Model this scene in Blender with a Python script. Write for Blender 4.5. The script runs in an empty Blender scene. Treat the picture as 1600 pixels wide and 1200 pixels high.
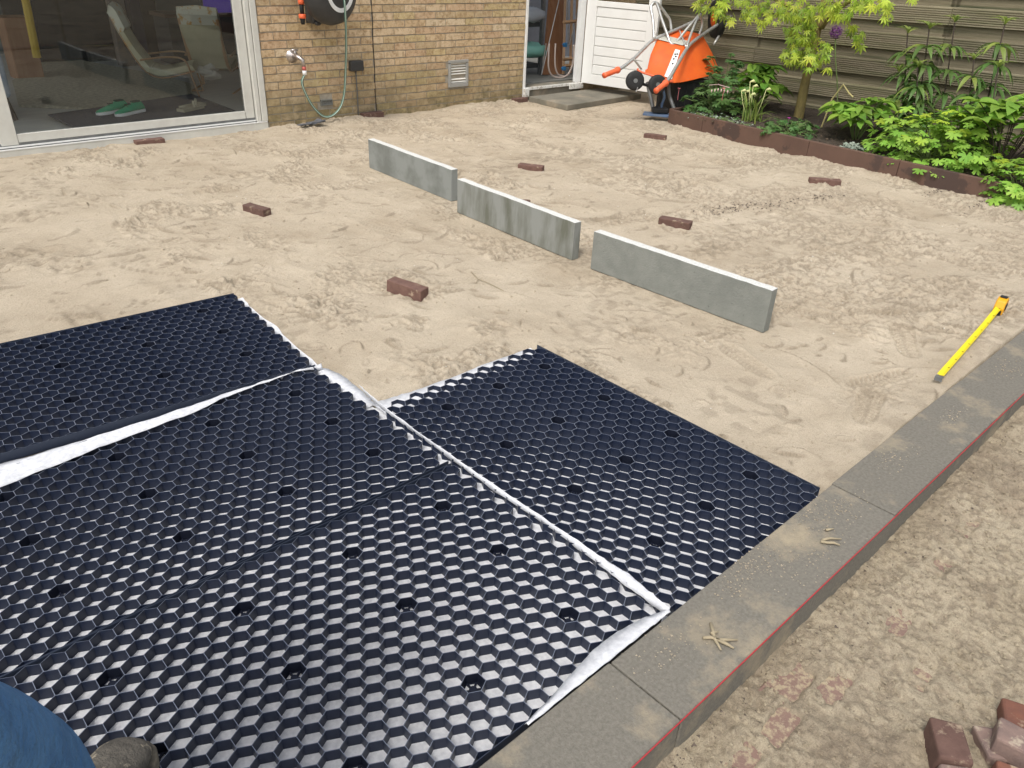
import bpy, math, random
import numpy as np
from mathutils import Vector, Matrix, Euler
random.seed(7); rs = np.random.RandomState(5)
S = bpy.context.scene
COL = S.collection
R = math.radians

# ---------------------------------------------------------------- camera, sky, sun, exposure
CAMP = np.array([0., 0., 1.42])
CR = np.array([[0.7332547852576189, -0.678730437960019, 0.04077269286426825],
               [0.308889378442349, 0.38592283717209674, 0.8692818390111107],
               [0.6057431566120267, 0.6248108164361754, -0.4926323902080104]])
FPX = 1205.8
cd = bpy.data.cameras.new('camera'); cam = bpy.data.objects.new('camera', cd); COL.objects.link(cam)
m = Matrix.Identity(4)
for i in range(3):
    m[i][0], m[i][1], m[i][2], m[i][3] = CR[0][i], CR[1][i], -CR[2][i], CAMP[i]
cam.matrix_world = m
cd.sensor_width = 36; cd.lens = FPX / 1600 * 36; cd.clip_end = 500; cd.clip_start = 0.02
S.camera = cam
W = bpy.data.worlds.new('World'); S.world = W; W.use_nodes = True
wn = W.node_tree.nodes; wl = W.node_tree.links
sky = wn.new('ShaderNodeTexSky'); sky.sky_type = 'NISHITA'; sky.sun_disc = False
SUN_EL, SUN_AZ = R(58), R(248)
sky.sun_elevation = SUN_EL; sky.sun_rotation = SUN_AZ; sky.air_density = 1.2; sky.dust_density = 4.0; sky.ozone_density = 1.0
hs = wn.new('ShaderNodeHueSaturation'); hs.inputs['Saturation'].default_value = 0.38
wl.new(sky.outputs[0], hs.inputs['Color']); wl.new(hs.outputs[0], wn['Background'].inputs[0])
wn['Background'].inputs[1].default_value = 0.14
sl = bpy.data.lights.new('sun', 'SUN'); sl.energy = 1.25; sl.angle = R(14); sl.color = (1, .96, .9)
so = bpy.data.objects.new('sun', sl); COL.objects.link(so)
sd = Vector((math.sin(SUN_AZ) * math.cos(SUN_EL), math.cos(SUN_AZ) * math.cos(SUN_EL), math.sin(SUN_EL)))
so.rotation_euler = sd.to_track_quat('Z', 'Y').to_euler()
S.view_settings.view_transform = 'Standard'; S.view_settings.look = 'None'
S.view_settings.exposure = 0.5; S.view_settings.gamma = 1.0
S.view_settings.use_curve_mapping = False

# ---------------------------------------------------------------- helpers
def ray(u, v):
    return CR.T @ np.array([(u - 800) / FPX, -(v - 600) / FPX, 1.])
def PX(u, v, x=None, y=None, z=None, D=None):
    """real-world point seen at photo pixel (u,v) on a known plane / at a known depth"""
    d = ray(u, v)
    if x is not None: t = x / d[0]
    elif y is not None: t = y / d[1]
    elif z is not None: t = (z - CAMP[2]) / d[2]
    else: t = D
    return Vector(CAMP + t * d)

def nn(nt, t): return nt.nodes.new(t)
def mat(name, col, col2=None, scale=8., detail=6., rough=.8, bump=0., bscale=60., metallic=0., rnd=0., spec=.5,
        col3=None, scale3=2., thr=(.45, .6), transl=0., stretch=None, bdist=.01, rnd_h=0., lo=.35, hi=.65, coat=0.):
    m = bpy.data.materials.new(name); m.use_nodes = True
    nt = m.node_tree; b = nt.nodes['Principled BSDF']; L = nt.links.new
    b.inputs['Roughness'].default_value = rough; b.inputs['Metallic'].default_value = metallic
    b.inputs['Specular IOR Level'].default_value = spec; b.inputs['Coat Weight'].default_value = coat
    geo = nn(nt, 'ShaderNodeNewGeometry'); vec = geo.outputs['Position']
    if stretch:
        mp = nn(nt, 'ShaderNodeMapping'); mp.inputs['Scale'].default_value = stretch; L(vec, mp.inputs[0]); vec = mp.outputs[0]
    cur = None
    rgb = nn(nt, 'ShaderNodeRGB'); rgb.outputs[0].default_value = (*col, 1); cur = rgb.outputs[0]
    def mix(fac, a, c):
        mx = nn(nt, 'ShaderNodeMix'); mx.data_type = 'RGBA'; L(fac, mx.inputs[0]); L(a, mx.inputs[6])
        if isinstance(c, tuple): mx.inputs[7].default_value = (*c, 1)
        else: L(c, mx.inputs[7])
        return mx.outputs[2]
    def noise(sc, det=6., ro=.6):
        n = nn(nt, 'ShaderNodeTexNoise'); n.inputs['Scale'].default_value = sc; n.inputs['Detail'].default_value = det
        n.inputs['Roughness'].default_value = ro; L(vec, n.inputs['Vector']); return n.outputs[0]
    def ramp(f, a, c):
        mr = nn(nt, 'ShaderNodeMapRange'); mr.inputs[1].default_value = a; mr.inputs[2].default_value = c; L(f, mr.inputs[0]); return mr.outputs[0]
    if col2 is not None: cur = mix(ramp(noise(scale, detail), lo, hi), cur, col2)
    if col3 is not None: cur = mix(ramp(noise(scale3, 8, .65), *thr), cur, col3)
    if rnd or rnd_h:
        oi = nn(nt, 'ShaderNodeObjectInfo'); h = nn(nt, 'ShaderNodeHueSaturation')
        h.inputs['Value'].default_value = 1
        L(cur, h.inputs['Color'])
        mr = nn(nt, 'ShaderNodeMapRange'); mr.inputs[3].default_value = 1 - rnd; mr.inputs[4].default_value = 1 + rnd
        L(oi.outputs['Random'], mr.inputs[0]); L(mr.outputs[0], h.inputs['Value'])
        if rnd_h:
            mu = nn(nt, 'ShaderNodeMath'); mu.operation = 'MULTIPLY'; mu.inputs[1].default_value = 37.7; L(oi.outputs['Random'], mu.inputs[0])
            fr = nn(nt, 'ShaderNodeMath'); fr.operation = 'FRACT'; L(mu.outputs[0], fr.inputs[0])
            m2 = nn(nt, 'ShaderNodeMapRange'); m2.inputs[3].default_value = .5 - rnd_h; m2.inputs[4].default_value = .5 + rnd_h
            L(fr.outputs[0], m2.inputs[0]); L(m2.outputs[0], h.inputs['Hue'])
        cur = h.outputs[0]
    L(cur, b.inputs['Base Color'])
    if bump:
        bp = nn(nt, 'ShaderNodeBump'); bp.inputs['Strength'].default_value = bump; bp.inputs['Distance'].default_value = bdist
        L(noise(bscale, 5, .65), bp.inputs['Height']); L(bp.outputs[0], b.inputs['Normal'])
    if transl:
        tr = nn(nt, 'ShaderNodeBsdfTranslucent'); L(cur, tr.inputs[0])
        ms = nn(nt, 'ShaderNodeMixShader'); ms.inputs[0].default_value = transl
        L(b.outputs[0], ms.inputs[1]); L(tr.outputs[0], ms.inputs[2]); L(ms.outputs[0], nt.nodes['Material Output'].inputs[0])
    m['_c'] = 1
    return m

def tag(o, label=None, cat=None, group=None, kind=None):
    if label: o['label'] = label
    if cat: o['category'] = cat
    if group: o['group'] = group
    if kind: o['kind'] = kind
    return o
def link(o, parent=None):
    COL.objects.link(o)
    if parent is not None: o.parent = parent
    return o
def empty(name, loc=(0, 0, 0), rz=0, label=None, cat=None, group=None):
    o = bpy.data.objects.new(name, None); o.location = loc; o.rotation_euler = (0, 0, rz); o.empty_display_size = .05
    link(o); return tag(o, label, cat, group)
def meshobj(name, me, mt, parent=None):
    o = bpy.data.objects.new(name, me)
    if mt is not None and not me.materials: me.materials.append(mt)
    return link(o, parent)

class MB:
    def __init__(s): s.v = []; s.f = []; s.m = []; s.cm = 0
    def add(s, vs, fs):
        n = len(s.v); s.v += [tuple(v) for v in vs]; s.f += [tuple(i + n for i in f) for f in fs]; s.m += [s.cm] * len(fs); return s
    def box(s, c, d, rot=None, taper=1.):
        x, y, z = d[0] / 2, d[1] / 2, d[2] / 2
        vs = [Vector(p) for p in [(-x, -y, -z), (x, -y, -z), (x, y, -z), (-x, y, -z), (-x * taper, -y * taper, z), (x * taper, -y * taper, z), (x * taper, y * taper, z), (-x * taper, y * taper, z)]]
        if rot is not None:
            M = Euler(rot).to_matrix() if not isinstance(rot, Matrix) else rot
            vs = [M @ v for v in vs]
        return s.add([v + Vector(c) for v in vs], [(0, 3, 2, 1), (4, 5, 6, 7), (0, 1, 5, 4), (1, 2, 6, 5), (2, 3, 7, 6), (3, 0, 4, 7)])
    def hexa(s, p):  # 8 corners: bottom 4 ccw, top 4 ccw
        return s.add(p, [(0, 3, 2, 1), (4, 5, 6, 7), (0, 1, 5, 4), (1, 2, 6, 5), (2, 3, 7, 6), (3, 0, 4, 7)])
    def tube(s, pts, r, n=8, caps=True, flat=1.):
        pts = [Vector(p) for p in pts]; rr = r if isinstance(r, (list, tuple)) else [r] * len(pts)
        up = Vector((0, 0, 1)); rings = []
        prev = None
        for i, p in enumerate(pts):
            t = (pts[min(i + 1, len(pts) - 1)] - pts[max(i - 1, 0)])
            t = t.normalized() if t.length > 1e-9 else Vector((0, 0, 1))
            if prev is None:
                a = up if abs(t.z) < .9 else Vector((1, 0, 0)); u = t.cross(a).normalized()
            else:
                u = (prev - t * prev.dot(t)); u = u.normalized() if u.length > 1e-6 else t.orthogonal().normalized()
            prev = u; w = t.cross(u)
            rings.append([p + (u * math.cos(2 * math.pi * k / n) + w * math.sin(2 * math.pi * k / n) * flat) * rr[i] for k in range(n)])
        vs = [v for q in rings for v in q]; fs = []
        for i in range(len(pts) - 1):
            for k in range(n):
                a = i * n + k; b = i * n + (k + 1) % n; fs.append((a, b, b + n, a + n))
        if caps: fs.append(tuple(range(n))[::-1]); fs.append(tuple((len(pts) - 1) * n + k for k in range(n)))
        return s.add(vs, fs)
    def lathe(s, prof, c=(0, 0, 0), axis=(0, 0, 1), n=20):
        A = Vector(axis).normalized(); Q = Vector((0, 0, 1)).rotation_difference(A).to_matrix(); vs = []; fs = []
        for r, z in prof:
            for k in range(n):
                a = 2 * math.pi * k / n; vs.append(Q @ Vector((r * math.cos(a), r * math.sin(a), z)) + Vector(c))
        for i in range(len(prof) - 1):
            for k in range(n):
                a = i * n + k; b = i * n + (k + 1) % n; fs.append((a, b, b + n, a + n))
        fs.append(tuple(range(n))[::-1]); fs.append(tuple((len(prof) - 1) * n + k for k in range(n)))
        return s.add(vs, fs)
    def prism(s, poly, h, o=(0, 0, 0), ux=(1, 0, 0), uy=(0, 1, 0)):
        ux, uy, o = Vector(ux), Vector(uy), Vector(o); nz = ux.cross(uy).normalized(); n = len(poly)
        b = [o + ux * p[0] + uy * p[1] for p in poly]; t = [v + nz * h for v in b]
        return s.add(b + t, [tuple(range(n))[::-1], tuple(range(n, 2 * n))] + [(i, (i + 1) % n, n + (i + 1) % n, n + i) for i in range(n)])
    def mesh(s, name, mats, smooth=False):
        me = bpy.data.meshes.new(name); me.from_pydata(s.v, [], s.f)
        for mt in (mats if isinstance(mats, (list, tuple)) else [mats]): me.materials.append(mt)
        if any(s.m): me.polygons.foreach_set('material_index', s.m)
        if smooth: me.polygons.foreach_set('use_smooth', [True] * len(s.f))
        me.update(); return me
    def build(s, name, mt, parent=None, smooth=False, bevel=0., seg=2):
        me = s.mesh(name, mt, smooth); o = bpy.data.objects.new(name, me); link(o, parent)
        if bevel:
            b = o.modifiers.new('bevel', 'BEVEL'); b.width = bevel; b.segments = seg; b.limit_method = 'ANGLE'; b.harden_normals = False
        return o

def spline(pts, n=6):
    P = [Vector(p) for p in pts]; out = []
    for i in range(len(P) - 1):
        a, b, c, d = P[max(i - 1, 0)], P[i], P[i + 1], P[min(i + 2, len(P) - 1)]
        for k in range(n):
            t = k / n; out.append(.5 * ((2 * b) + (c - a) * t + (2 * a - 5 * b + 4 * c - d) * t * t + (3 * b - a - 3 * c + d) * t ** 3))
    out.append(P[-1]); return out

def _hash(ix, iy, seed):
    h = (ix * 374761393 + iy * 668265263 + seed * 974634777) & 0xffffffff
    h = ((h ^ (h >> 13)) * 1274126177) & 0xffffffff
    return ((h ^ (h >> 16)) & 0xffff) / 65535.
def vn(x, y, sc, seed):
    x = np.asarray(x) * sc + 1000; y = np.asarray(y) * sc + 1000
    ix = np.floor(x).astype(np.int64); iy = np.floor(y).astype(np.int64); fx = x - ix; fy = y - iy
    fx = fx * fx * fx * (fx * (fx * 6 - 15) + 10); fy = fy * fy * fy * (fy * (fy * 6 - 15) + 10)
    a, b, c, d = _hash(ix, iy, seed), _hash(ix + 1, iy, seed), _hash(ix, iy + 1, seed), _hash(ix + 1, iy + 1, seed)
    return (a * (1 - fx) + b * fx) * (1 - fy) + (c * (1 - fx) + d * fx) * fy - .5
def sst(a, b, x):
    t = np.clip((x - a) / (b - a), 0, 1); return t * t * (3 - 2 * t)

# ---------------------------------------------------------------- materials
M = {}
def sandmat(name, c1, c2, c3, thr3, crumb, mid, shade_dampk=.7):
    m = bpy.data.materials.new(name); m.use_nodes = True; nt = m.node_tree; L = nt.links.new; b = nt.nodes['Principled BSDF']
    b.inputs['Roughness'].default_value = .95; b.inputs['Specular IOR Level'].default_value = .15
    geo = nn(nt, 'ShaderNodeNewGeometry')
    def noise(sc, d=6, ro=.6, dis=0):
        n = nn(nt, 'ShaderNodeTexNoise'); n.inputs['Scale'].default_value = sc; n.inputs['Detail'].default_value = d; n.inputs['Roughness'].default_value = ro; n.inputs['Distortion'].default_value = dis
        L(geo.outputs['Position'], n.inputs['Vector']); return n.outputs[0]
    def mr(f, a, c, d=0., g=1.): q = nn(nt, 'ShaderNodeMapRange'); q.inputs[1].default_value = a; q.inputs[2].default_value = c; q.inputs[3].default_value = d; q.inputs[4].default_value = g; L(f, q.inputs[0]); return q.outputs[0]
    def mix(f, a, c):
        q = nn(nt, 'ShaderNodeMix'); q.data_type = 'RGBA'; L(f, q.inputs[0]); L(a, q.inputs[6]); q.inputs[7].default_value = (*c, 1); return q.outputs[2]
    rgb = nn(nt, 'ShaderNodeRGB'); rgb.outputs[0].default_value = (*c1, 1)
    c = mix(mr(noise(2.2, 8), .4, .62), rgb.outputs[0], c2)
    c = mix(mr(noise(1.3, 9, .68), *thr3), c, c3)
    at = nn(nt, 'ShaderNodeAttribute'); at.attribute_name = 'shade_damp'
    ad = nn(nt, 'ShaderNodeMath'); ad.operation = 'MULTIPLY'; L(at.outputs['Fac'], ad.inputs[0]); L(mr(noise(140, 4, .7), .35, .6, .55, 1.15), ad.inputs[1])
    c = mix(mr(ad.outputs[0], 0, 1, 0, shade_dampk), c, tuple(v * .62 for v in c3))  # painted relief shade, together with damp patches, darkens the sand colour
    c = mix(mr(noise(230, 4, .75), .30, .52, .55, 0), c, tuple(v * .62 for v in c3))
    c = mix(mr(noise(900, 2), .30, .42, .45, 0), c, tuple(v * .45 for v in c3))
    c = mix(mr(noise(700, 2), .62, .72, 0, .5), c, (.78, .72, .60))
    c = mix(mr(noise(95, 3, .7), .655, .70, 0, crumb), c, (.16, .125, .09))
    L(c, b.inputs['Base Color'])
    b1 = nn(nt, 'ShaderNodeBump'); b1.inputs['Strength'].default_value = .8; b1.inputs['Distance'].default_value = .004; L(noise(260, 6, .75), b1.inputs['Height'])
    b2 = nn(nt, 'ShaderNodeBump'); b2.inputs['Strength'].default_value = mid; b2.inputs['Distance'].default_value = .012; L(noise(48, 7, .68, .6), b2.inputs['Height']); L(b1.outputs[0], b2.inputs['Normal'])
    L(b2.outputs[0], b.inputs['Normal']); return m
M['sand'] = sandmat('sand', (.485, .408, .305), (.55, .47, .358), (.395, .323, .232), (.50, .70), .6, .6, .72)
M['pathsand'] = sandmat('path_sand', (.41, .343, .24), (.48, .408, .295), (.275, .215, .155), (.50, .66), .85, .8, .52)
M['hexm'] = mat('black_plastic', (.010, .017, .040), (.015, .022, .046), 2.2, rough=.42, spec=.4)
M['hexs'] = mat('edge_plastic', (.035, .045, .07), (.025, .033, .055), 4, rough=.4)
M['cup'] = mat('black_cup', (.007, .010, .022), rough=.6, spec=.3)
M['hexe'] = mat('plastic_rim_sky_glint', (.19, .215, .27), (.13, .15, .20), 4, rough=.4, spec=.6)  # rim colour paled to paint the sky glint along the cell tops
M['fleece'] = mat('white_fleece', (.88, .89, .91), (.68, .69, .72), 60, 8, .9, .5, 260, bdist=.002, transl=.2)
M['kerb'] = mat('concrete_kerb', (.215, .198, .165), (.155, .144, .12), 110, 10, .9, .7, 200, col3=(.37, .31, .215), scale3=5.0, thr=(.52, .72), bdist=.004, rnd=.04, spec=.3)
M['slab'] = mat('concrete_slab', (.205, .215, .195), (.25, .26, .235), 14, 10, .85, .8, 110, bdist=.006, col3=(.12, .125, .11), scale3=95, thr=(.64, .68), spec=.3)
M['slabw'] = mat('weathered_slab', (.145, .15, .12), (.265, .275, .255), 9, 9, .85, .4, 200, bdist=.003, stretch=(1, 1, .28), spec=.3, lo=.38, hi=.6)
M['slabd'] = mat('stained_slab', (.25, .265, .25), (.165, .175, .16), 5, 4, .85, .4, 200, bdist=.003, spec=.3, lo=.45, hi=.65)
M['slabtop'] = mat('top_lit_concrete', (.74, .74, .70), (.52, .52, .49), 160, 5, .9, .6, 180, bdist=.004)  # top face colour paled to stand for light from above
M['paver'] = mat('clay_paver', (.115, .062, .048), (.16, .09, .07), 30, 6, .9, .5, 150, col3=(.42, .33, .23), scale3=16, thr=(.58, .68), bdist=.003, rnd=.15)
M['paver_r'] = mat('red_clay_paver', (.20, .08, .05), (.15, .065, .045), 30, 6, .9, .6, 120, col3=(.38, .29, .20), scale3=18, thr=(.56, .66), bdist=.004)
M['paver_g'] = mat('grey_clay_paver', (.17, .12, .105), (.25, .17, .14), 25, 6, .9, .6, 120, col3=(.40, .33, .25), scale3=30, thr=(.56, .66), bdist=.004)
M['rusty'] = mat('corten_steel', (.105, .060, .043), (.13, .074, .052), 6, 8, .8, .15, 120, metallic=.0, col3=(.07, .043, .034), scale3=2.3, thr=(.57, .60))
M['alu'] = mat('cream_aluminium', (.62, .615, .56), (.56, .55, .50), 12, 6, .45)
M['rubber'] = mat('black_rubber', (.012, .012, .013), (.02, .02, .02), 20, rough=.7)
M['mortar'] = mat('mortar', (.38, .34, .27), (.30, .265, .21), 30, 6, .95, .5, 200, bdist=.003)
M['white'] = mat('white_paint', (.82, .82, .80), (.76, .76, .74), 15, rough=.4)
M['darkplastic'] = mat('charcoal_plastic', (.035, .035, .035), (.045, .045, .045), 20, rough=.5)
M['orange'] = mat('orange_plastic', (.72, .125, .015), (.66, .10, .015), 9, rough=.45, col3=(.60, .14, .05), scale3=30, thr=(.6, .7))
M['salmon'] = mat('orange_grip', (.80, .14, .05), rough=.5)
M['steel'] = mat('galvanised_tube', (.62, .62, .60), (.48, .47, .45), 25, rough=.32, metallic=.6)
M['greysteel'] = mat('grey_steel', (.20, .21, .21), (.15, .155, .15), 20, rough=.5, metallic=.3)
M['bluesteel'] = mat('blue_steel', (.08, .14, .26), (.12, .17, .25), 20, rough=.5)
M['yellow'] = mat('yellow_blade', (.85, .68, .01), rough=.3)
M['tapebody'] = mat('tape_body', (.75, .36, .01), rough=.4)
M['red'] = mat('red_string', (.42, .03, .04), rough=.7)
M['wood_fence'] = mat('weathered_fence_wood', (.23, .195, .13), (.32, .28, .195), 5, 8, .85, .4, 30, stretch=(2, .35, 9), rnd=.18, col3=(.15, .155, .07), scale3=2.0, thr=(.46, .75))
M['wood_dark'] = mat('dark_fence_wood', (.17, .145, .095), (.23, .20, .135), 5, 8, .9, .4, 30, stretch=(2, .35, 9), rnd=.15, col3=(.055, .065, .03), scale3=2.4, thr=(.5, .7))
M['soil'] = mat('soil', (.035, .025, .018), (.08, .06, .042), 30, 9, .95, .8, 60, bdist=.02)
M['bark'] = mat('mossy_bark', (.30, .235, .08), (.17, .13, .05), 22, 6, .85, .4, 60, stretch=(1, 1, .4))
M['planks'] = mat('brown_board', (.28, .13, .065), (.36, .19, .10), 6, 6, .5, stretch=(3, 3, .4))
M['birch'] = mat('birch_ply', (.42, .25, .13), (.48, .30, .17), 10, rough=.5)
M['stem'] = mat('green_stem', (.16, .22, .07), rough=.7)
M['dstem'] = mat('dark_stem', (.07, .05, .04), rough=.7)
M['stone'] = mat('damp_paving_stone', (.15, .14, .11), (.23, .21, .165), 4, 8, .9, .4, 120, col3=(.40, .33, .24), scale3=2.6, thr=(.55, .75))
def leafm(n, c, c2, rough=.5, tr=.35, rnd=.25, h=.015): return mat(n, c, c2, 12, 4, rough, rnd=rnd, transl=tr, rnd_h=h, spec=.4)
M['maple'] = leafm('maple_leaf', (.34, .46, .05), (.22, .36, .04), h=.012)
M['maple_y'] = leafm('young_maple_leaf', (.56, .64, .08), (.44, .56, .06))
M['geran'] = leafm('geranium_leaf', (.24, .44, .06), (.30, .50, .08))
M['geran_y'] = leafm('yellow_geranium_leaf', (.46, .60, .05), (.38, .54, .06))
M['helle'] = leafm('broad_leaf', (.13, .27, .035), (.19, .34, .045))
M['helle_b'] = leafm('bright_broad_leaf', (.24, .42, .06), (.30, .46, .07))
M['lily'] = leafm('lily_leaf', (.11, .20, .05), (.15, .26, .065))
M['lily_y'] = leafm('young_lily_leaf', (.28, .36, .08), (.22, .30, .07))
M['fern'] = leafm('blue_green_leaf', (.09, .18, .055), (.13, .24, .075))
M['darkleaf'] = leafm('dark_leaf', (.05, .12, .025), (.08, .16, .035))
M['silver'] = leafm('silver_leaf', (.25, .30, .24), (.32, .36, .30), tr=.1)
M['daff'] = leafm('strap_leaf', (.20, .30, .06), (.28, .36, .09))

# brick material: yellow bricks, each with its own tone, algae and damp low on the wall
def brickmat():
    m = bpy.data.materials.new('yellow_brick'); m.use_nodes = True; nt = m.node_tree; L = nt.links.new; b = nt.nodes['Principled BSDF']
    b.inputs['Roughness'].default_value = .9; b.inputs['Specular IOR Level'].default_value = .25
    geo = nn(nt, 'ShaderNodeNewGeometry'); oi = nn(nt, 'ShaderNodeObjectInfo')
    cr = nn(nt, 'ShaderNodeValToRGB'); L(oi.outputs['Random'], cr.inputs[0])
    e = cr.color_ramp; cols = [(.524, .393, .222), (.581, .427, .257), (.547, .427, .228), (.627, .479, .308), (.490, .370, .222), (.604, .450, .274), (.559, .393, .245), (.650, .519, .348)]
    e.elements[0].position = 0; e.elements[0].color = (*cols[0], 1); e.elements[1].position = .97; e.elements[1].color = (*cols[-1], 1)
    for i in range(1, 7): x = e.elements.new(i / 7.3); x.color = (*cols[i], 1)
    e.interpolation = 'CONSTANT'
    def noise(s, d=5): n = nn(nt, 'ShaderNodeTexNoise'); n.inputs['Scale'].default_value = s; n.inputs['Detail'].default_value = d; n.inputs['Roughness'].default_value = .65; L(geo.outputs['Position'], n.inputs['Vector']); return n.outputs[0]
    def mr(f, a, c, d=0, g=1): q = nn(nt, 'ShaderNodeMapRange'); q.inputs[1].default_value = a; q.inputs[2].default_value = c; q.inputs[3].default_value = d; q.inputs[4].default_value = g; L(f, q.inputs[0]); return q.outputs[0]
    def mix(f, a, c, bt='MIX'):
        q = nn(nt, 'ShaderNodeMix'); q.data_type = 'RGBA'; q.blend_type = bt; L(f, q.inputs[0]); L(a, q.inputs[6]); q.inputs[7].default_value = (*c, 1); return q.outputs[2]
    c = mix(mr(noise(28), .45, .75), cr.outputs[0], (.27, .16, .075))
    c = mix(mr(noise(110, 2), .66, .72), c, (.16, .08, .04))
    c = mix(mr(noise(45, 5, ), .50, .75, 0, .7), c, (.66, .55, .38))
    sx = nn(nt, 'ShaderNodeSeparateXYZ'); L(geo.outputs['Position'], sx.inputs[0])
    ma = nn(nt, 'ShaderNodeMath'); ma.operation = 'MULTIPLY'
    nz = nn(nt, 'ShaderNodeMath'); nz.operation = 'ADD'; L(sx.outputs[2], nz.inputs[0]); L(mr(noise(3.5), .2, .8, -.28, .28), nz.inputs[1])
    L(mr(nz.outputs[0], .48, .02), ma.inputs[0]); L(mr(noise(14), .3, .6, .35, .92), ma.inputs[1])
    c = mix(ma.outputs[0], c, (.165, .14, .072))
    L(c, b.inputs['Base Color'])
    bp = nn(nt, 'ShaderNodeBump'); bp.inputs['Strength'].default_value = .6; bp.inputs['Distance'].default_value = .004; L(noise(90), bp.inputs['Height']); L(bp.outputs[0], b.inputs['Normal'])
    return m
M['brick'] = brickmat()

# glass
def glassmat(name='window_glass', tint=(.97, .99, .99)):
    m = bpy.data.materials.new(name); m.use_nodes = True; nt = m.node_tree; L = nt.links.new
    for n in list(nt.nodes):
        if n.type == 'BSDF_PRINCIPLED': nt.nodes.remove(n)
    tr = nn(nt, 'ShaderNodeBsdfTransparent'); tr.inputs[0].default_value = (*tint, 1)
    gl = nn(nt, 'ShaderNodeBsdfGlossy'); gl.inputs['Roughness'].default_value = .01
    fr = nn(nt, 'ShaderNodeFresnel'); fr.inputs[0].default_value = 1.52
    mu = nn(nt, 'ShaderNodeMath'); mu.operation = 'MULTIPLY'; mu.inputs[1].default_value = .85; L(fr.outputs[0], mu.inputs[0])
    ms = nn(nt, 'ShaderNodeMixShader'); L(mu.outputs[0], ms.inputs[0]); L(tr.outputs[0], ms.inputs[1]); L(gl.outputs[0], ms.inputs[2])
    L(ms.outputs[0], nt.nodes['Material Output'].inputs[0]); return m
M['glass'] = glassmat()

# ---------------------------------------------------------------- sand height field
PANELS = [(-.12, .70, 1.26, 1.508), (-.12, 1.512, 1.28, 2.31), (0.1, 2.30, 1.31, 3.2), (1.225, .70, 2.005, 1.97)]
scuffs = []
for i in range(2100):
    x = rs.uniform(.2, 7.2); y = rs.uniform(.75, 6.2); big = rs.rand() < .09
    r_ = rs.uniform(.18, .7) if big else rs.uniform(.012, .06) * (1.6 if rs.rand() < .25 else 1)
    w_ = rs.uniform(.15, .5) if big else rs.uniform(.4, 1.3)
    scuffs.append((x, y, r_, rs.normal(-2.3, .7) + (math.pi if rs.rand() < .3 else 0), rs.uniform(.007, .012) if big else rs.uniform(.004, .013), w_))
flakes = [(rs.uniform(.8, 6.5), rs.uniform(.8, 6.0), rs.uniform(.018, .04), rs.uniform(0, 6.3), rs.uniform(.005, .010)) for _ in range(150)]
prints = [(2.641, .85, .30, 1), (3.50, 1.20, 2.2, 1), (3.27, 1.44, 1.9, 1), (3.31, 1.0, .6, 1), (2.9, .92, 2.8, 1), (2.62, 1.35, 1.2, .7), (3.0, 1.75, 2.4, .6), (3.35, 2.2, 1.5, .6),
          (3.6, 3.3, 2.0, .7), (4.2, 3.4, 1.1, .7), (4.0, 2.2, 2.9, .7), (3.4, 3.6, .4, .6), (2.4, 3.6, 1.8, .4), (1.8, 3.8, 2.6, .4), (4.9, 3.0, 1.4, .6), (4.7, 4.2, .5, .5), (5.3, 3.6, 2.2, .5), (2.3, 2.7, 2.7, .35)]
def stamp(X, Y, Z, x, y, r, fn):
    i0, i1 = np.searchsorted(X, [x - r, x + r]); j0, j1 = np.searchsorted(Y, [y - r, y + r])
    if i1 <= i0 or j1 <= j0: return
    gx, gy = np.meshgrid(X[i0:i1] - x, Y[j0:j1] - y, indexing='ij'); Z[i0:i1, j0:j1] += fn(gx, gy)
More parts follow.
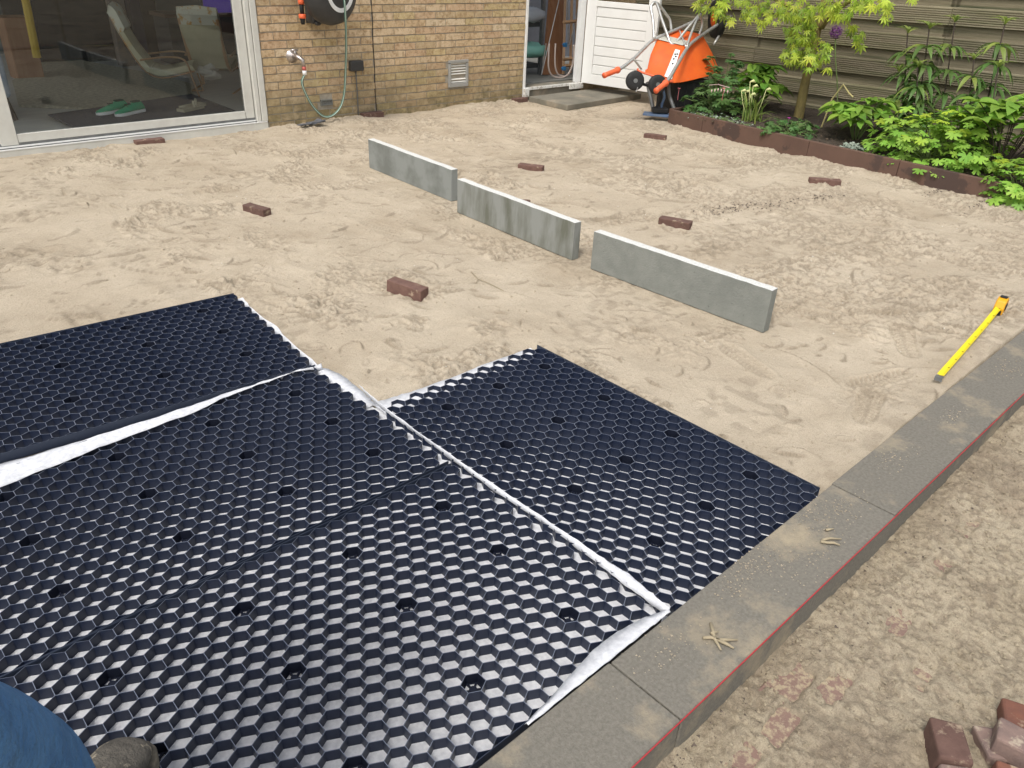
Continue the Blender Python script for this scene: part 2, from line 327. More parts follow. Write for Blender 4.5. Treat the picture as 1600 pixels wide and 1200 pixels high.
def sand_field(X, Y):
    gx, gy = np.meshgrid(X, Y, indexing='ij')
    wx = gx + .05 * vn(gx, gy, 6, 21); wy = gy + .05 * vn(gx, gy, 6, 22)
    Z = .026 * vn(wx, wy, 1.1, 1) + .014 * vn(wx, wy, 3.1, 2) + .006 * vn(wx, wy, 8, 3) + .0025 * vn(wx, wy, 19, 4)
    rough = .10 + .90 * sst(.02, .24, .55 * vn(gx, gy, 1.7, 9) + .75 * vn(gx, gy, 4.5, 19) + .06 * sst(2.0, 3.4, gx) + .13 * sst(2.2, 3.2, gx) * sst(2.8, 1.2, gy))
    for x, y, a, k in prints: rough = rough * (1 - .85 * np.exp(-((gx - x) ** 2 + (gy - y) ** 2) / .014))
    Z += rough * (.010 * vn(wx, wy, 34, 5) + .010 * vn(gx, gy, 72, 6))
    q_ = vn(wx, wy, 26, 12); Z += rough * .006 * sst(.12, .16, q_)
    # ridged creases
    Z += rough * .008 * (1 - np.abs(2 * vn(wx, wy, 13, 7)) * 2)
    Z += .004 * (1 - np.abs(2 * vn(wx, wy, 5, 17)) * 2)
    DM = .80 * rough * sst(-.02, -.20, .6 * vn(wx, wy, 34, 5) + vn(gx, gy, 72, 6) + .3 * vn(gx, gy, 130, 66)) + .16 * sst(.5, 1., rough)  # relief shade painted dark into the hollows of the rough sand
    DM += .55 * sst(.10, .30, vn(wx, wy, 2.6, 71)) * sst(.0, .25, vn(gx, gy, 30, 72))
    for x, y, r, a, h, w in scuffs:
        def fn(dx, dy, dm=False):
            ca, sa = math.cos(a), math.sin(a); u = dx * ca + dy * sa; v = (-dx * sa + dy * ca) * (.75 if r < .1 else 1)
            if r > .1: u = u + r
            rho = np.hypot(u, v); th = np.arctan2(v, u); win = np.clip(1 - (th / w) ** 2, 0, 1); rr_ = rho + .006 * vn(dx + x, dy + y, 40, 8)
            if dm: return 1.25 * win * np.exp(-((rr_ - r - .003) / (.0055 if r < .1 else .008)) ** 2)  # shade line painted along the lip of each scuff
            return h * win * np.where(rr_ < r, np.exp((rr_ - r) / min(.35 * r, .03)), -.45 * np.exp(-(rr_ - r) / min(.12 * r, .010)))
        R_ = r * 1.7 if r < .1 else r * w * 1.2 + .05
        stamp(X, Y, Z, x, y, R_, fn); stamp(X, Y, DM, x, y, R_, lambda p, q: fn(p, q, True))
    for x, y, r, a, h in flakes:
        def ff(dx, dy, dm=False):
            ca, sa = math.cos(a), math.sin(a); u = dx * ca + dy * sa; v = (-dx * sa + dy * ca) * 1.7
            rr_ = np.hypot(u, v) * (1 + .35 * vn(dx + x, dy + y, 45, 14))
            if dm: return .9 * np.exp(-((rr_ - r * 1.06) / .005) ** 2) * sst(-r, r, -dx - dy)  # shade painted along one side of each lifted flake
            return h * sst(r * 1.05, r * .88, rr_) * (.7 + .3 * u / r)
        stamp(X, Y, Z, x, y, r * 1.5, ff); stamp(X, Y, DM, x, y, r * 1.5, lambda p, q: ff(p, q, True))
    for x, y, a, k in prints:
        k = k * .62
        def fn(dx, dy):
            ca, sa = math.cos(a), math.sin(a); u = dx * ca + dy * sa; v = -dx * sa + dy * ca
            wd = .052 - .012 * np.cos((u + .02) * 18)
            ins = sst(1.12, .96, np.sqrt((u / .15) ** 2 + (v / wd) ** 2))
            rim = np.exp(-((np.sqrt((u / .15) ** 2 + (v / wd) ** 2) - 1.18) / .13) ** 2)
            tr = np.where(np.mod(u + np.abs(v) * .7 + (v > 0) * .009, .024) < .011, 1., 0.) * (np.abs(np.abs(v) - .003) > .004)
            return k * (-.013 * ins + .012 * ins * tr + .007 * rim)
        stamp(X, Y, Z, x, y, .22, fn); stamp(X, Y, DM, x, y, .22, lambda p, q: np.clip(-fn(p, q) * 70 / k, 0, .8) * k)  # sunken parts of each print painted darker as shade
    for (ax_, ay_, bx_, by_) in ((3.08, 4.75, 3.04, 3.77), (2.925, 3.57, 2.887, 2.57), (2.877, 2.43, 2.911, 1.45)):
        dx_, dy_ = bx_ - ax_, by_ - ay_; tt = np.clip(((gx - ax_) * dx_ + (gy - ay_) * dy_) / (dx_ ** 2 + dy_ ** 2), 0, 1); dd_ = np.hypot(gx - ax_ - tt * dx_, gy - ay_ - tt * dy_)
        w_ = sst(.16, .04, dd_); Z = Z * (1 - .85 * w_) - .003 * w_
    # banks: against the house wall, the planter edging and the kerb
    Z += .022 * sst(6.05, 6.27, gy) * (.6 + vn(gx, gy, 2.3, 31) + .5 * vn(gx, gy, 9, 32)) * sst(2.9, 3.2, gx)
    Z += .008 * sst(5.9, 6.15, gy) * sst(3.2, 2.9, gx)
    Z += .012 * sst(5.7, 6.2, gx) * sst(4.3, 3.6, gy) * (.5 + 2 * vn(gx, gy, 4, 33)) - .012 * sst(4.0, 4.6, gy) * sst(5.6, 6.3, gx)
    stp = sst(5.3, 5.62, gy) * sst(5.85, 6.08, gx); Z = Z * (1 - .8 * stp) - .012 * stp
    kd = .026 * sst(.95, .70, gy) * sst(2.0, 2.35, gx); Z += kd
    Z += .014 * sst(2.2, 3.2, gx) * sst(1.6, .8, gy)
    msk = np.zeros_like(Z)
    for a, b, c, d in PANELS:
        dd = np.maximum(np.maximum(a - gx, gx - c), np.maximum(b - gy, gy - d)); msk = np.maximum(msk, sst(.06, .0, dd))
    Z = Z * (1 - msk) + msk * (-.006)
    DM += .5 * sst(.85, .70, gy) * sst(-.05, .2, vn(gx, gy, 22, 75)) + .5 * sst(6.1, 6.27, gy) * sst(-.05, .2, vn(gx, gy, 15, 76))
    Z = np.where(gy < .692, np.minimum(Z, -.02), Z)
    return Z, np.clip(DM, 0, 1)
def grid(name, X, Y, Z, mt, keep=None):
    nx, ny = len(X), len(Y); gx, gy = np.meshgrid(X, Y, indexing='ij')
    co = np.stack([gx, gy, Z], -1).reshape(-1, 3).astype(np.float32)
    i = np.arange(nx - 1)[:, None] * ny + np.arange(ny - 1)[None]; q = np.stack([i, i + ny, i + ny + 1, i + 1], -1).reshape(-1, 4)
    me = bpy.data.meshes.new(name); me.vertices.add(len(co)); me.vertices.foreach_set('co', co.ravel())
    me.loops.add(q.size); me.loops.foreach_set('vertex_index', q.ravel().astype(np.int32))
    me.polygons.add(len(q)); me.polygons.foreach_set('loop_start', np.arange(0, q.size, 4, dtype=np.int32)); me.polygons.foreach_set('loop_total', np.full(len(q), 4, np.int32))
    me.polygons.foreach_set('use_smooth', np.ones(len(q), bool)); me.update(calc_edges=True)
    me.materials.append(mt); o = bpy.data.objects.new(name, me); link(o); return o
def axis(segs):
    out = []
    for a, b, s in segs: out += list(np.arange(a, b, s))
    return np.array(out)
SX = axis([(-2.5, .3, .06), (.3, 1.2, .02), (1.2, 3.6, .0055), (3.6, 4.6, .009), (4.6, 5.8, .012), (5.8, 7.9, .018)])
SY = axis([(.69, 1.9, .0055), (1.9, 4.4, .0080), (4.4, 6.34, .013)])
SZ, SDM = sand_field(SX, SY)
def set_shade_damp(o, D_):
    at = o.data.attributes.new('shade_damp', 'FLOAT', 'POINT'); at.data.foreach_set('value', D_.reshape(-1).astype(np.float32))
og = grid('sand_ground', SX, SY, SZ, M['sand']); set_shade_damp(og, SDM); tag(og, kind='structure')
def sz(x, y):
    i = int(np.clip(np.searchsorted(SX, x), 0, len(SX) - 1)); j = int(np.clip(np.searchsorted(SY, y), 0, len(SY) - 1)); return float(SZ[i, j])
b = MB(); b.add([(-40, -40, -.12), (40, -40, -.12), (40, 40, -.12), (-40, 40, -.12)], [(0, 1, 2, 3)]); tag(b.build('ground', M['pathsand']), kind='structure')

# path on the far side of the kerb: pavers under loose sand
PAV = [(1.235, .372, .9), (1.37, .41, .7), (1.43, .345, .75), (2.03, .34, .7), (2.3, .36, .6), (1.62, .22, .5), (1.10, .38, .65), (1.13, .27, .6), (2.6, .30, .6), (1.75, .33, .5)]
GX = axis([(-3, .7, .06), (.7, 2.8, .0055), (2.8, 4.2, .012), (4.2, 7.9, .05)]); GY = axis([(-3, -.2, .06), (-.2, .497, .0055)])
gx, gy = np.meshgrid(GX, GY, indexing='ij')
wx = gx + .04 * vn(gx, gy, 7, 41); wy = gy + .04 * vn(gx, gy, 7, 42)
GZ = -.046 + .018 * vn(wx, wy, 2.5, 51) + .014 * vn(wx, wy, 7, 52) + .007 * vn(wx, wy, 17, 53) + .007 * vn(wx, wy, 38, 54) + .007 * vn(gx, gy, 78, 55) + .004 * vn(gx, gy, 150, 59) + .003 * (1 - 4 * np.abs(vn(wx, wy, 14, 56)))
GZ += .014 * sst(.36, .48, gy) * (1.8 * vn(gx, gy, 5, 57) - .3)
for x, y, r, a, h, w in [(rs.uniform(.8, 3.2), rs.uniform(-.2, .48), rs.uniform(.015, .05), rs.uniform(0, 6.3), rs.uniform(.003, .009), rs.uniform(.5, 1.3)) for _ in range(420)]:
    def fn(dx, dy):
        ca, sa = math.cos(a), math.sin(a); u = dx * ca + dy * sa; v = -dx * sa + dy * ca; rho = np.hypot(u, v); th = np.arctan2(v, u)
        return h * np.clip(1 - (th / w) ** 2, 0, 1) * np.where(rho < r, np.exp((rho - r) / (.4 * r)), -.3 * np.exp(-(rho - r) / (.15 * r)))
    stamp(GX, GY, GZ, x, y, r * 1.6, fn)
for x, y, s in PAV:
    GZ -= .019 * s * np.exp(-((gx - x) / .055) ** 8 - ((gy - y) / .026) ** 8) * (1 + .9 * vn(gx, gy, 34, 58))
GDM = .95 * sst(-.02, -.20, .4 * vn(wx, wy, 38, 54) + vn(gx, gy, 78, 55) + .4 * vn(gx, gy, 130, 95)) + .6 * sst(.05, .3, vn(gx, gy, 3, 91)) * sst(-.2, .2, vn(gx, gy, 60, 97)) + .5 * sst(.33, .48, gy) * sst(-.1, .2, vn(gx, gy, 16, 92))  # path hollows painted dark as relief shade, plus random damp patches
op = grid('sandy_path', GX, GY, GZ, M['pathsand']); set_shade_damp(op, np.clip(GDM, 0, 1)); tag(op, kind='structure')
GZt = -.046
pv = tag(empty('brick_paving', (1.6, .25, -.059), label='reddish clay brick paving half buried under loose sand beside the kerb', cat='paving'))
pm = MB(); pm.box((0, 0, -.03), (.21, .1, .06)); pme = pm.mesh('paver', mat('sand_dusted_paver', (.23, .145, .115), (.20, .13, .105), 30, 6, .95, .6, 160, col3=(.38, .31, .205), scale3=60, thr=(.46, .60), bdist=.004))
for k, (x, y, s) in enumerate(PAV):
    o = meshobj('brick', pme, None, pv); o.location = (x - 1.6, y - .25, .002); o.rotation_euler = (R(random.uniform(-1, 1)), R(random.uniform(-1, 1)), R(random.uniform(-3, 3)))
    o.modifiers.new('bevel', 'BEVEL').width = .004

# sand crumbs lying on the surface (uncountable)
def crumbs(name, n, fx, fy, fz, rmin, rmax, mt):
    ico = [(0, 0, 1), (.9, 0, .1), (-.3, .85, 0), (-.3, -.85, .1), (.2, .1, -.8)]; fc = [(0, 1, 2), (0, 2, 3), (0, 3, 1), (4, 2, 1), (4, 3, 2), (4, 1, 3)]
    b = MB()
    for _ in range(n):
        x, y = fx(), fy()
        if any(a - .01 < x < c + .01 and bb < y < d + .01 for a, bb, c, d in PANELS): continue
        z = fz(x, y)
        if z is None: continue
        r = rmin + (rmax - rmin) * random.random() ** 3; a = random.random() * 6.3
        b.add([(x + r * (p[0] * math.cos(a) - p[1] * math.sin(a)) * random.uniform(.7, 1.3), y + r * (p[0] * math.sin(a) + p[1] * math.cos(a)) * random.uniform(.7, 1.3), z + r * (.3 + .6 * p[2])) for p in ico], fc)
    return tag(b.build(name, mt), kind='stuff')
crumbs('sand_crumbs', 8000, lambda: random.uniform(1.2, 4.6) if random.random() < .6 else random.uniform(.4, 6.4), lambda: random.uniform(.72, 6.2), sz, .002, .008, M['sand'])
def gz_(x, y):
    i = int(np.clip(np.searchsorted(GX, x), 0, len(GX) - 1)); j = int(np.clip(np.searchsorted(GY, y), 0, len(GY) - 1)); return float(GZ[i, j])
crumbs('path_crumbs', 7000, lambda: .8 + 2.6 * random.random() ** 1.3, lambda: random.uniform(-.2, .48), gz_, .002, .008, M['pathsand'])
M['darkcrumb'] = mat('dark_crumb', (.12, .095, .075), rough=.95)
_dk = [(4.60, 2.52, .10, .05), (4.45, 2.60, .08, .03), (4.78, 2.44, .12, .05), (4.98, 2.42, .1, .03), (4.30, 2.62, .09, .03), (5.2, 2.34, .1, .02), (6.08, 1.95, .12, .02), (6.05, 1.62, .2, .02)]
_d = [None]
def dkx(): _d[0] = random.choice(_dk); _d.append(random.gauss(0, 1)); _d[:] = [_d[0], _d[-1]]; return _d[0][0] + _d[1] * _d[0][2]
def dky(): return _d[0][1] - .3 * _d[1] * _d[0][2] * (1 if _d[0][0] < 6 else 0) + random.gauss(0, _d[0][3])
crumbs('dark_soil_crumbs', 900, dkx, dky, sz, .002, .009, M['darkcrumb'])
crumbs('path_grit', 260, lambda: .8 + 2.6 * random.random() ** 1.3, lambda: .48 - .12 * random.random() ** 2, gz_, .002, .007, M['darkcrumb'])
M['grit'] = mat('pale_grit', (.7, .68, .62), rough=.6)
crumbs('pale_grit', 260, lambda: random.uniform(1.2, 6), lambda: random.uniform(.75, 6), sz, .002, .005, M['grit'])
# ---------------------------------------------------------------- kerb slabs and string
kx = [-2.063, -1.039, -.015, 1.009, 2.033, 3.058, 4.082, 5.106, 6.13]
klab = ['kerb slab behind the person in jeans', 'concrete kerb slab under the boot side of the frame', 'concrete kerb slab nearest the camera, at the bottom edge of the photo', 'concrete kerb slab carrying the dry forked twigs', 'sandy concrete kerb slab just past the corner of the black grid', 'concrete kerb slab beside the yellow tape measure', 'concrete kerb slab past the tape measure', 'far concrete kerb slab by the planter']
for i in range(len(kx) - 1):
    if i < 1: continue
    L_ = kx[i + 1] - kx[i] - .004; b = MB(); b.box((0, 0, 0), (L_, .195, .20))
    o = b.build('kerb_slab', M['kerb'], bevel=.003); o.location = ((kx[i] + kx[i + 1]) / 2, .5885 + [0, 0, .001, -.001, .0015, 0, .001, 0][i], -.055 + [0, 0, 0, .0, .001, -.001, 0, 0][i]); tag(o, klab[i], 'kerb slab', 'kerb slabs in a row')
b = MB(); pts = [(x, .4885, .0475 + .0006 * math.sin(x * 9)) for x in np.linspace(-1, 6.1, 80)]; b.tube(pts, .0016, 5)
tag(b.build('string_line', M['red'], smooth=True), 'taut red string line along the outer top edge of the kerb', 'string')
# loose sand smeared on the kerb
KB = [(1.14, .62, .06), (1.62, .60, .09), (1.72, .56, .07), (1.86, .64, .05), (1.55, .655, .05), (2.3, .62, .05), (2.75, .60, .04), (3.3, .6, .05), (1.45, .64, .04), (1.95, .6, .05)]
def kz(x, y): return .046
def kb():
    q = random.choice(KB); return q
_q = [None]
def kfx(): _q[0] = kb(); return random.gauss(_q[0][0], _q[0][2])
def kfy(): return min(.683, max(.494, random.gauss(_q[0][1], _q[0][2] * .45)))
crumbs('kerb_sand', 1300, kfx, kfy, kz, .0008, .0042, M['sand'])

# ---------------------------------------------------------------- standing concrete slabs
def standing_slab(A, Bv, h, lean, label, m1):
    A = Vector(A); Bv = Vector(Bv); d = (Bv - A); L_ = d.length; ang = math.atan2(d.y, d.x)
    r = empty('concrete_slab', ((A.x + Bv.x) / 2, (A.y + Bv.y) / 2, 0), ang, label, 'slab', 'concrete edging slabs standing on edge')
    b = MB(); nseg = 24
    def ring(x, ):
        j = random.uniform(-.0012, .0012)
        return [(x, 0, -.001), (x, .05, -.001), (x, .05 + lean * .05, h + j), (x, lean * .0, h + j)]
    rs_ = [ring(-L_ / 2 + L_ * i / nseg) for i in range(nseg + 1)]
    vs = [p for q in rs_ for p in q]; fs = []
    for i in range(nseg):
        for k in range(4):
            a = i * 4 + k; c = i * 4 + (k + 1) % 4; fs.append((a, c, c + 4, a + 4)[::-1])
    fs.append((0, 1, 2, 3)[::-1][::-1]); n = nseg * 4; fs.append((n + 3, n + 2, n + 1, n))
    b.v = vs; b.f = fs; b.m = [0] * len(fs)
    for i, f in enumerate(fs):
        zz = [vs[q][2] for q in f]
        if min(zz) > h - .01: b.m[i] = 1
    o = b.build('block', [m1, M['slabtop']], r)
    mo = o.modifiers.new('bevel', 'BEVEL'); mo.width = .003; mo.segments = 2
    return r
# (front face is towards -x; box thickness grows to +x)
for (A, B_, h, lab, mm) in [((3.083, 4.754), (3.039, 3.765), .200, 'stained pale grey concrete slab on edge, farthest of the three', M['slabd']),
                            ((2.925, 3.568), (2.887, 2.572), .202, 'streaky weathered concrete slab on edge, middle of the three', M['slabw']),
                            ((2.877, 2.431), (2.911, 1.446), .198, 'clean grey concrete slab on edge, nearest of the three', M['slab'])]:
    standing_slab(A + (0,), B_ + (0,), h, .0, lab, mm)

# ---------------------------------------------------------------- loose bricks on the sand
def loose(A, B_, w, h, mt, lab, tilt=(0, 0), dz=0, name='brick', notch=True, side=1):
    A = Vector(A); B_ = Vector(B_); d = B_ - A; L_ = d.length; ang = math.atan2(d.y, d.x); c = (A + B_) / 2
    b = MB(); n = 6; vs = []; fs = []
    for i in range(n + 1):
        x = -L_ / 2 + L_ * i / n
        for (yy, zz) in [(-w / 2, -.02), (w / 2, -.02), (w / 2, h), (-w / 2, h)]:
            vs.append((x + random.uniform(-.001, .001), yy + random.uniform(-.0015, .0015), zz + (random.uniform(-.0015, .0015) if zz > 0 else 0)))
    for i in range(n):
        for k in range(4):
            a = i * 4 + k; q = i * 4 + (k + 1) % 4; fs.append((a, a + 4, q + 4, q))
    fs.append((0, 1, 2, 3)); fs.append((n * 4 + 3, n * 4 + 2, n * 4 + 1, n * 4)); b.add(vs, fs)
    o = b.build(name, mt, bevel=.004); z = sz(c.x, c.y) if c.y > .69 else gz_(c.x, c.y)
    o.location = (c.x, c.y, z + dz); o.rotation_euler = (R(tilt[0]), R(tilt[1]), ang)
    tag(o, lab, 'brick', 'clay bricks lying loose'); return o
loose((1.91, 2.815), (1.965, 2.625), .062, .040, M['paver'], 'dark red brick half sunk in sand, nearest to the black grid', (0, 2))
loose((1.945, 4.34), (1.99, 4.17), .062, .038, M['paver'], 'sand dusted brick left of the farthest standing slab')
loose((3.97, 4.13), (4.065, 3.97), .065, .036, M['paver'], 'dark brick behind the gap between farthest and middle slabs')
loose((3.80, 2.70), (3.87, 2.52), .066, .042, M['paver'], 'dark brick behind the nearest standing slab')
loose((5.70, 4.34), (5.78, 4.16), .062, .034, M['paver'], 'small dark brick on the sand in front of the wheelbarrow')
loose((5.46, 2.62), (5.60, 2.45), .062, .036, M['paver'], 'dark brick on the sand closest to the steel planter edge')
loose((1.99, 6.235), (2.20, 6.225), .07, .030, M['paver'], 'reddish brick lying against the sliding door sill')
loose((3.99, 6.22), (4.20, 6.225), .07, .045, M['paver'], 'brick at the wall foot below the black junction box', dz=-.01)
loose((5.86, 6.225), (6.04, 6.225), .07, .045, M['paver'], 'brick at the wall foot beside the shed doorway', dz=-.01)
loose((3.30, 3.50), (3.38, 3.40), .06, .02, M['paver'], 'brick end poking from the sand behind the middle slab', (12, 0))
# pile bottom right
def pile(pts4, h, mt, lab, zt, rx=0, ry=0):
    # pts4: three pixel corners of the top face
    A, B_, Cc = [PX(u, v, z=zt) for u, v in pts4]
    return A, B_, Cc
def pilebrick(cx, cy, cz, L_, w, h, rz, rx, ry, mt, lab):
    b = MB(); b.box((0, 0, 0), (L_, w, h)); 
    b.v = [tuple(c + random.uniform(-.003, .003) for c in v) for v in b.v]
    o = b.build('brick', mt, bevel=.006); o.location = (cx, cy, cz); o.rotation_euler = (R(rx), R(ry), R(rz)); tag(o, lab, 'brick', 'bricks heaped on the path'); return o
pilebrick(1.422, .096, -.016, .098, .068, .062, 34, 0, 0, M['paver'], 'brown brick with its flat face up, topmost left of the heap')
pilebrick(1.342, .044, -.022, .09, .065, .05, 42, 4, -4, M['paver_g'], 'sandy brick end just below the flat brown brick')
pilebrick(1.540, -.040, -.006, .17, .068, .05, -78, 0, 4, M['paver_g'], 'grey brown brick lying across the heap at the frame edge')
pilebrick(1.458, -.062, -.022, .15, .064, .045, -62, 6, 4, M['paver_r'], 'orange red broken brick at the bottom right corner')
pilebrick(1.598, .012, -.018, .12, .065, .045, 22, -4, 3, M['paver_r'], 'dusty pink brick at the back of the heap')
pilebrick(1.515, .040, -.036, .08, .045, .045, 40, 0, 0, M['paver_g'], 'small dusty brick bit wedged behind the heap')

# ---------------------------------------------------------------- honeycomb gravel grids
def honeycomb(nx, ny, pa, pr, plugs, cut=False):
    """rows along +x, cell pitch pa, row pitch pr; returns MBs for cells, plates, plugs"""
    r = pr / 1.5; hx = pa / 2; t = .0007; H = .0325; z0 = .0022
    cells = MB(); cells2 = []
    corner = [(hx, r / 2), (0, r), (-hx, r / 2), (-hx, -r / 2), (0, -r), (hx, -r / 2)]
    k = 1 - t / hx
    cen = {}
    for j in range(ny):
        for i in range(-1 if (cut and j % 2) else 0, nx):
            cen[(i, j)] = ((i + .5) * pa + (hx if j % 2 else 0), r + j * pr)
    vs, fs, mi = [], [], []
    def nb(i, j, e):
        o = j % 2
        return [(i + 1 if o else i, j + 1), (i if o else i - 1, j + 1), (i - 1, j), (i if o else i - 1, j - 1), (i + 1 if o else i, j - 1), (i + 1, j)][e]
    for (i, j), (cx, cy) in cen.items():
        jit = random.uniform(-.0006, .0006)
        n = len(vs)
        zt = [H + .0022 * float(vn(cx + q[0], cy + q[1] + nx, 5, 7)) for q in corner]
        for q, z_ in zip(corner, zt): vs.append((cx + q[0], cy + q[1], z_))
        for q, z_ in zip(corner, zt): vs.append((cx + q[0] * k, cy + q[1] * k, z_))
        for q in corner: vs.append((cx + q[0] * k, cy + q[1] * k, z0))
        for e in range(6):
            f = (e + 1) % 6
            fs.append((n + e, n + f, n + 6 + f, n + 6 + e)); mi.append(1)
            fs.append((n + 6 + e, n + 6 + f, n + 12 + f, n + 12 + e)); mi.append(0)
            if nb(i, j, e) not in cen:
                m_ = len(vs); vs.append((cx + corner[e][0], cy + corner[e][1], z0)); vs.append((cx + corner[f][0], cy + corner[f][1], z0))
                fs.append((n + f, n + e, m_, m_ + 1)); mi.append(0)
    cells.v, cells.f, cells.m = vs, fs, mi
    pl = []
    for (tx, ty) in plugs:
        (i, j) = min(cen, key=lambda q: (cen[q][0] - tx) ** 2 + (cen[q][1] - ty) ** 2); cx, cy = cen[(i, j)]
        b = MB(); n = 12
        # dark liner + ring and six spokes closing the bottom
        ring = []
        for a in range(6):
            q = corner[a]; q2 = corner[(a + 1) % 6]; kk = k * .985
            b.add([(cx + q[0] * kk, cy + q[1] * kk, H - .001), (cx + q2[0] * kk, cy + q2[1] * kk, H - .001), (cx + q2[0] * kk, cy + q2[1] * kk, .0045), (cx + q[0] * kk, cy + q[1] * kk, .0045)], [(0, 1, 2, 3)])
            an = math.atan2((q[1] + q2[1]) / 2, (q[0] + q2[0]) / 2) + R(30)
            b.box((cx + math.cos(an) * .012, cy + math.sin(an) * .012, .007), (.02, .0045, .004), (0, 0, an))
        b.lathe([(.0035, .005), (.009, .005), (.009, .012), (.0035, .012)], (cx, cy, 0), n=12)
        q6 = [(cx + q[0] * k * .985, cy + q[1] * k * .985) for q in corner]
        b.add([(x_, y_, .0046) for x_, y_ in q6] + [(cx + (x_ - cx) * .80, cy + (y_ - cy) * .86, .0046) for x_, y_ in q6], [(i, (i + 1) % 6, 6 + (i + 1) % 6, 6 + i) for i in range(6)])
        pl.append(b)
    Hh = r * 2 + (ny - 1) * pr
    return cells, pl, nx * pa, Hh
def grid_panel(loc, rz, nx, ny, pa, pr, plugs, label, fleece_over=(.03, .01), tiltx=0, platepos=(0, 1), cut=False):
    root = empty('gravel_grid', loc, rz, label, 'gravel grid', 'black honeycomb gravel grids'); root.rotation_euler[0] = tiltx
    cells, pl, Wd, Hh = honeycomb(nx, ny, pa, pr, plugs, cut)
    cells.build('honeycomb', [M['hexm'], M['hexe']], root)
    for b in pl: b.build('drain_cup', M['cup'], root)
    for y in (-.0016, Hh + .0003):
        if (y < 0 and 0 in platepos) or (y > 0 and 1 in platepos):
            b = MB(); b.box((Wd / 2 + .012, y + .0007, .018), (Wd + .024, .0016, .033)); b.build('edge_strip', M['hexs'], root)
    b = MB(); nf = 50; vs = []; 
    x0, x1 = -.01, Wd + pa / 2 + fleece_over[0]
    for i in range(nf + 1):
        y = -.0 + (Hh) * i / nf
        e = fleece_over[1] * (vn(y, loc[0], 9, 3) * 1.6 + vn(y, 5, 30, 4) * .6)
        for (x, z) in [(x0, .002), (x1 * .5, .002), (Wd + .02, .002), (x1 + float(e), .001 + .004 * float(vn(y, 1, 12, 5)) + .004)]: vs.append((x, y, z))
    fs = [(i * 4 + k, i * 4 + k + 1, i * 4 + 5 + k, i * 4 + 4 + k) for i in range(nf) for k in range(3)]
    b.add(vs, fs); b.build('fleece_backing', M['fleece'], root, smooth=True)
    return root, Wd, Hh
PLx = [.17, .471, .767, 1.062]
grid_panel((-.1, .705, 0), 0, 26, 20, .05, .0397, [(x + .1, y - .705) for x in PLx for y in (.858, 1.11, 1.36)], 'black honeycomb grid nearest the camera, along the kerb')
grid_panel((-.1, 1.5145, .0005), R(.6), 26, 20, .05, .0395, [(x + .1, y - 1.516) for x in PLx for y in (1.69, 1.937, 2.177)], 'black honeycomb grid between the nearest and the tilted far left grid')
# far left grid, turned a little: origin is its lower right corner region
rz1 = R(-4.6); c1 = Vector((1.2, 2.322, .004)); o1 = c1 - Vector((math.cos(rz1) * 1.2, math.sin(rz1) * 1.2, 0))
grid_panel(tuple(o1), rz1, 24, 20, .05, .0395, [(.175, .22), (.47, .22), (.765, .22), (1.06, .22), (.175, .48), (.47, .48), (.765, .48), (1.06, .48), (.175, .70), (.47, .70), (.765, .70), (1.06, .70)], 'black honeycomb grid farthest left, turned slightly on the sand')
# right grid: rows run along +y.  local x -> world y, local y -> world -x
root3, W3, H3 = grid_panel((2.0, .705, 0), R(90), 24, 19, .05, .0393, [(y - .705, 2.0 - x) for x in (1.41, 1.645, 1.88) for y in (.887, 1.187, 1.484, 1.776)], 'black honeycomb grid on the right with straight edge toward the standing slabs', fleece_over=(.035, .012), platepos=(0,), cut=True)

# loose folds of fleece between the grids
def ribbon(name, rows, label, mt=M['fleece']):
    """rows: list of cross sections (each a list of points)"""
    n = len(rows[0]); secs = [spline([r[k] for r in rows], 8) for k in range(n)]
    b = MB(); m_ = len(secs[0]); vs = []
    for i in range(m_):
        for k in range(n):
            p = secs[k][i]; vs.append((p.x, p.y, p.z + .0022 * math.sin(i * 1.1 + k * 2) * math.sin(i * .37) + random.uniform(-.0008, .0008)))
    fs = [(i * n + k, i * n + k + 1, (i + 1) * n + k + 1, (i + 1) * n + k) for i in range(m_ - 1) for k in range(n - 1)]
    b.add(vs, fs); o = b.build(name, mt, smooth=True)
    so_ = o.modifiers.new('solid', 'SOLIDIFY'); so_.thickness = .0012
    return tag(o, label, 'fleece')
# between far left grid and middle grid: edge rests on top of the middle grid cells
def lft(x, ylow, yhi, zl=.0372, zh=.010): return [(x, yhi, zh), (x, (yhi * .62 + ylow * .38), .036), (x, ylow, zl)]
ribbon('fleece_fold', [lft(-.05, 2.18, 2.41), lft(.166, 2.225, 2.395), lft(.35, 2.245, 2.38), lft(.506, 2.262, 2.368), lft(.736, 2.275, 2.352), lft(.88, 2.305, 2.343), lft(1.017, 2.312, 2.334), lft(1.15, 2.316, 2.330), lft(1.25, 2.31, 2.325, .012, .006)],
       'white fleece strip showing between the far left grid and the grid before it')
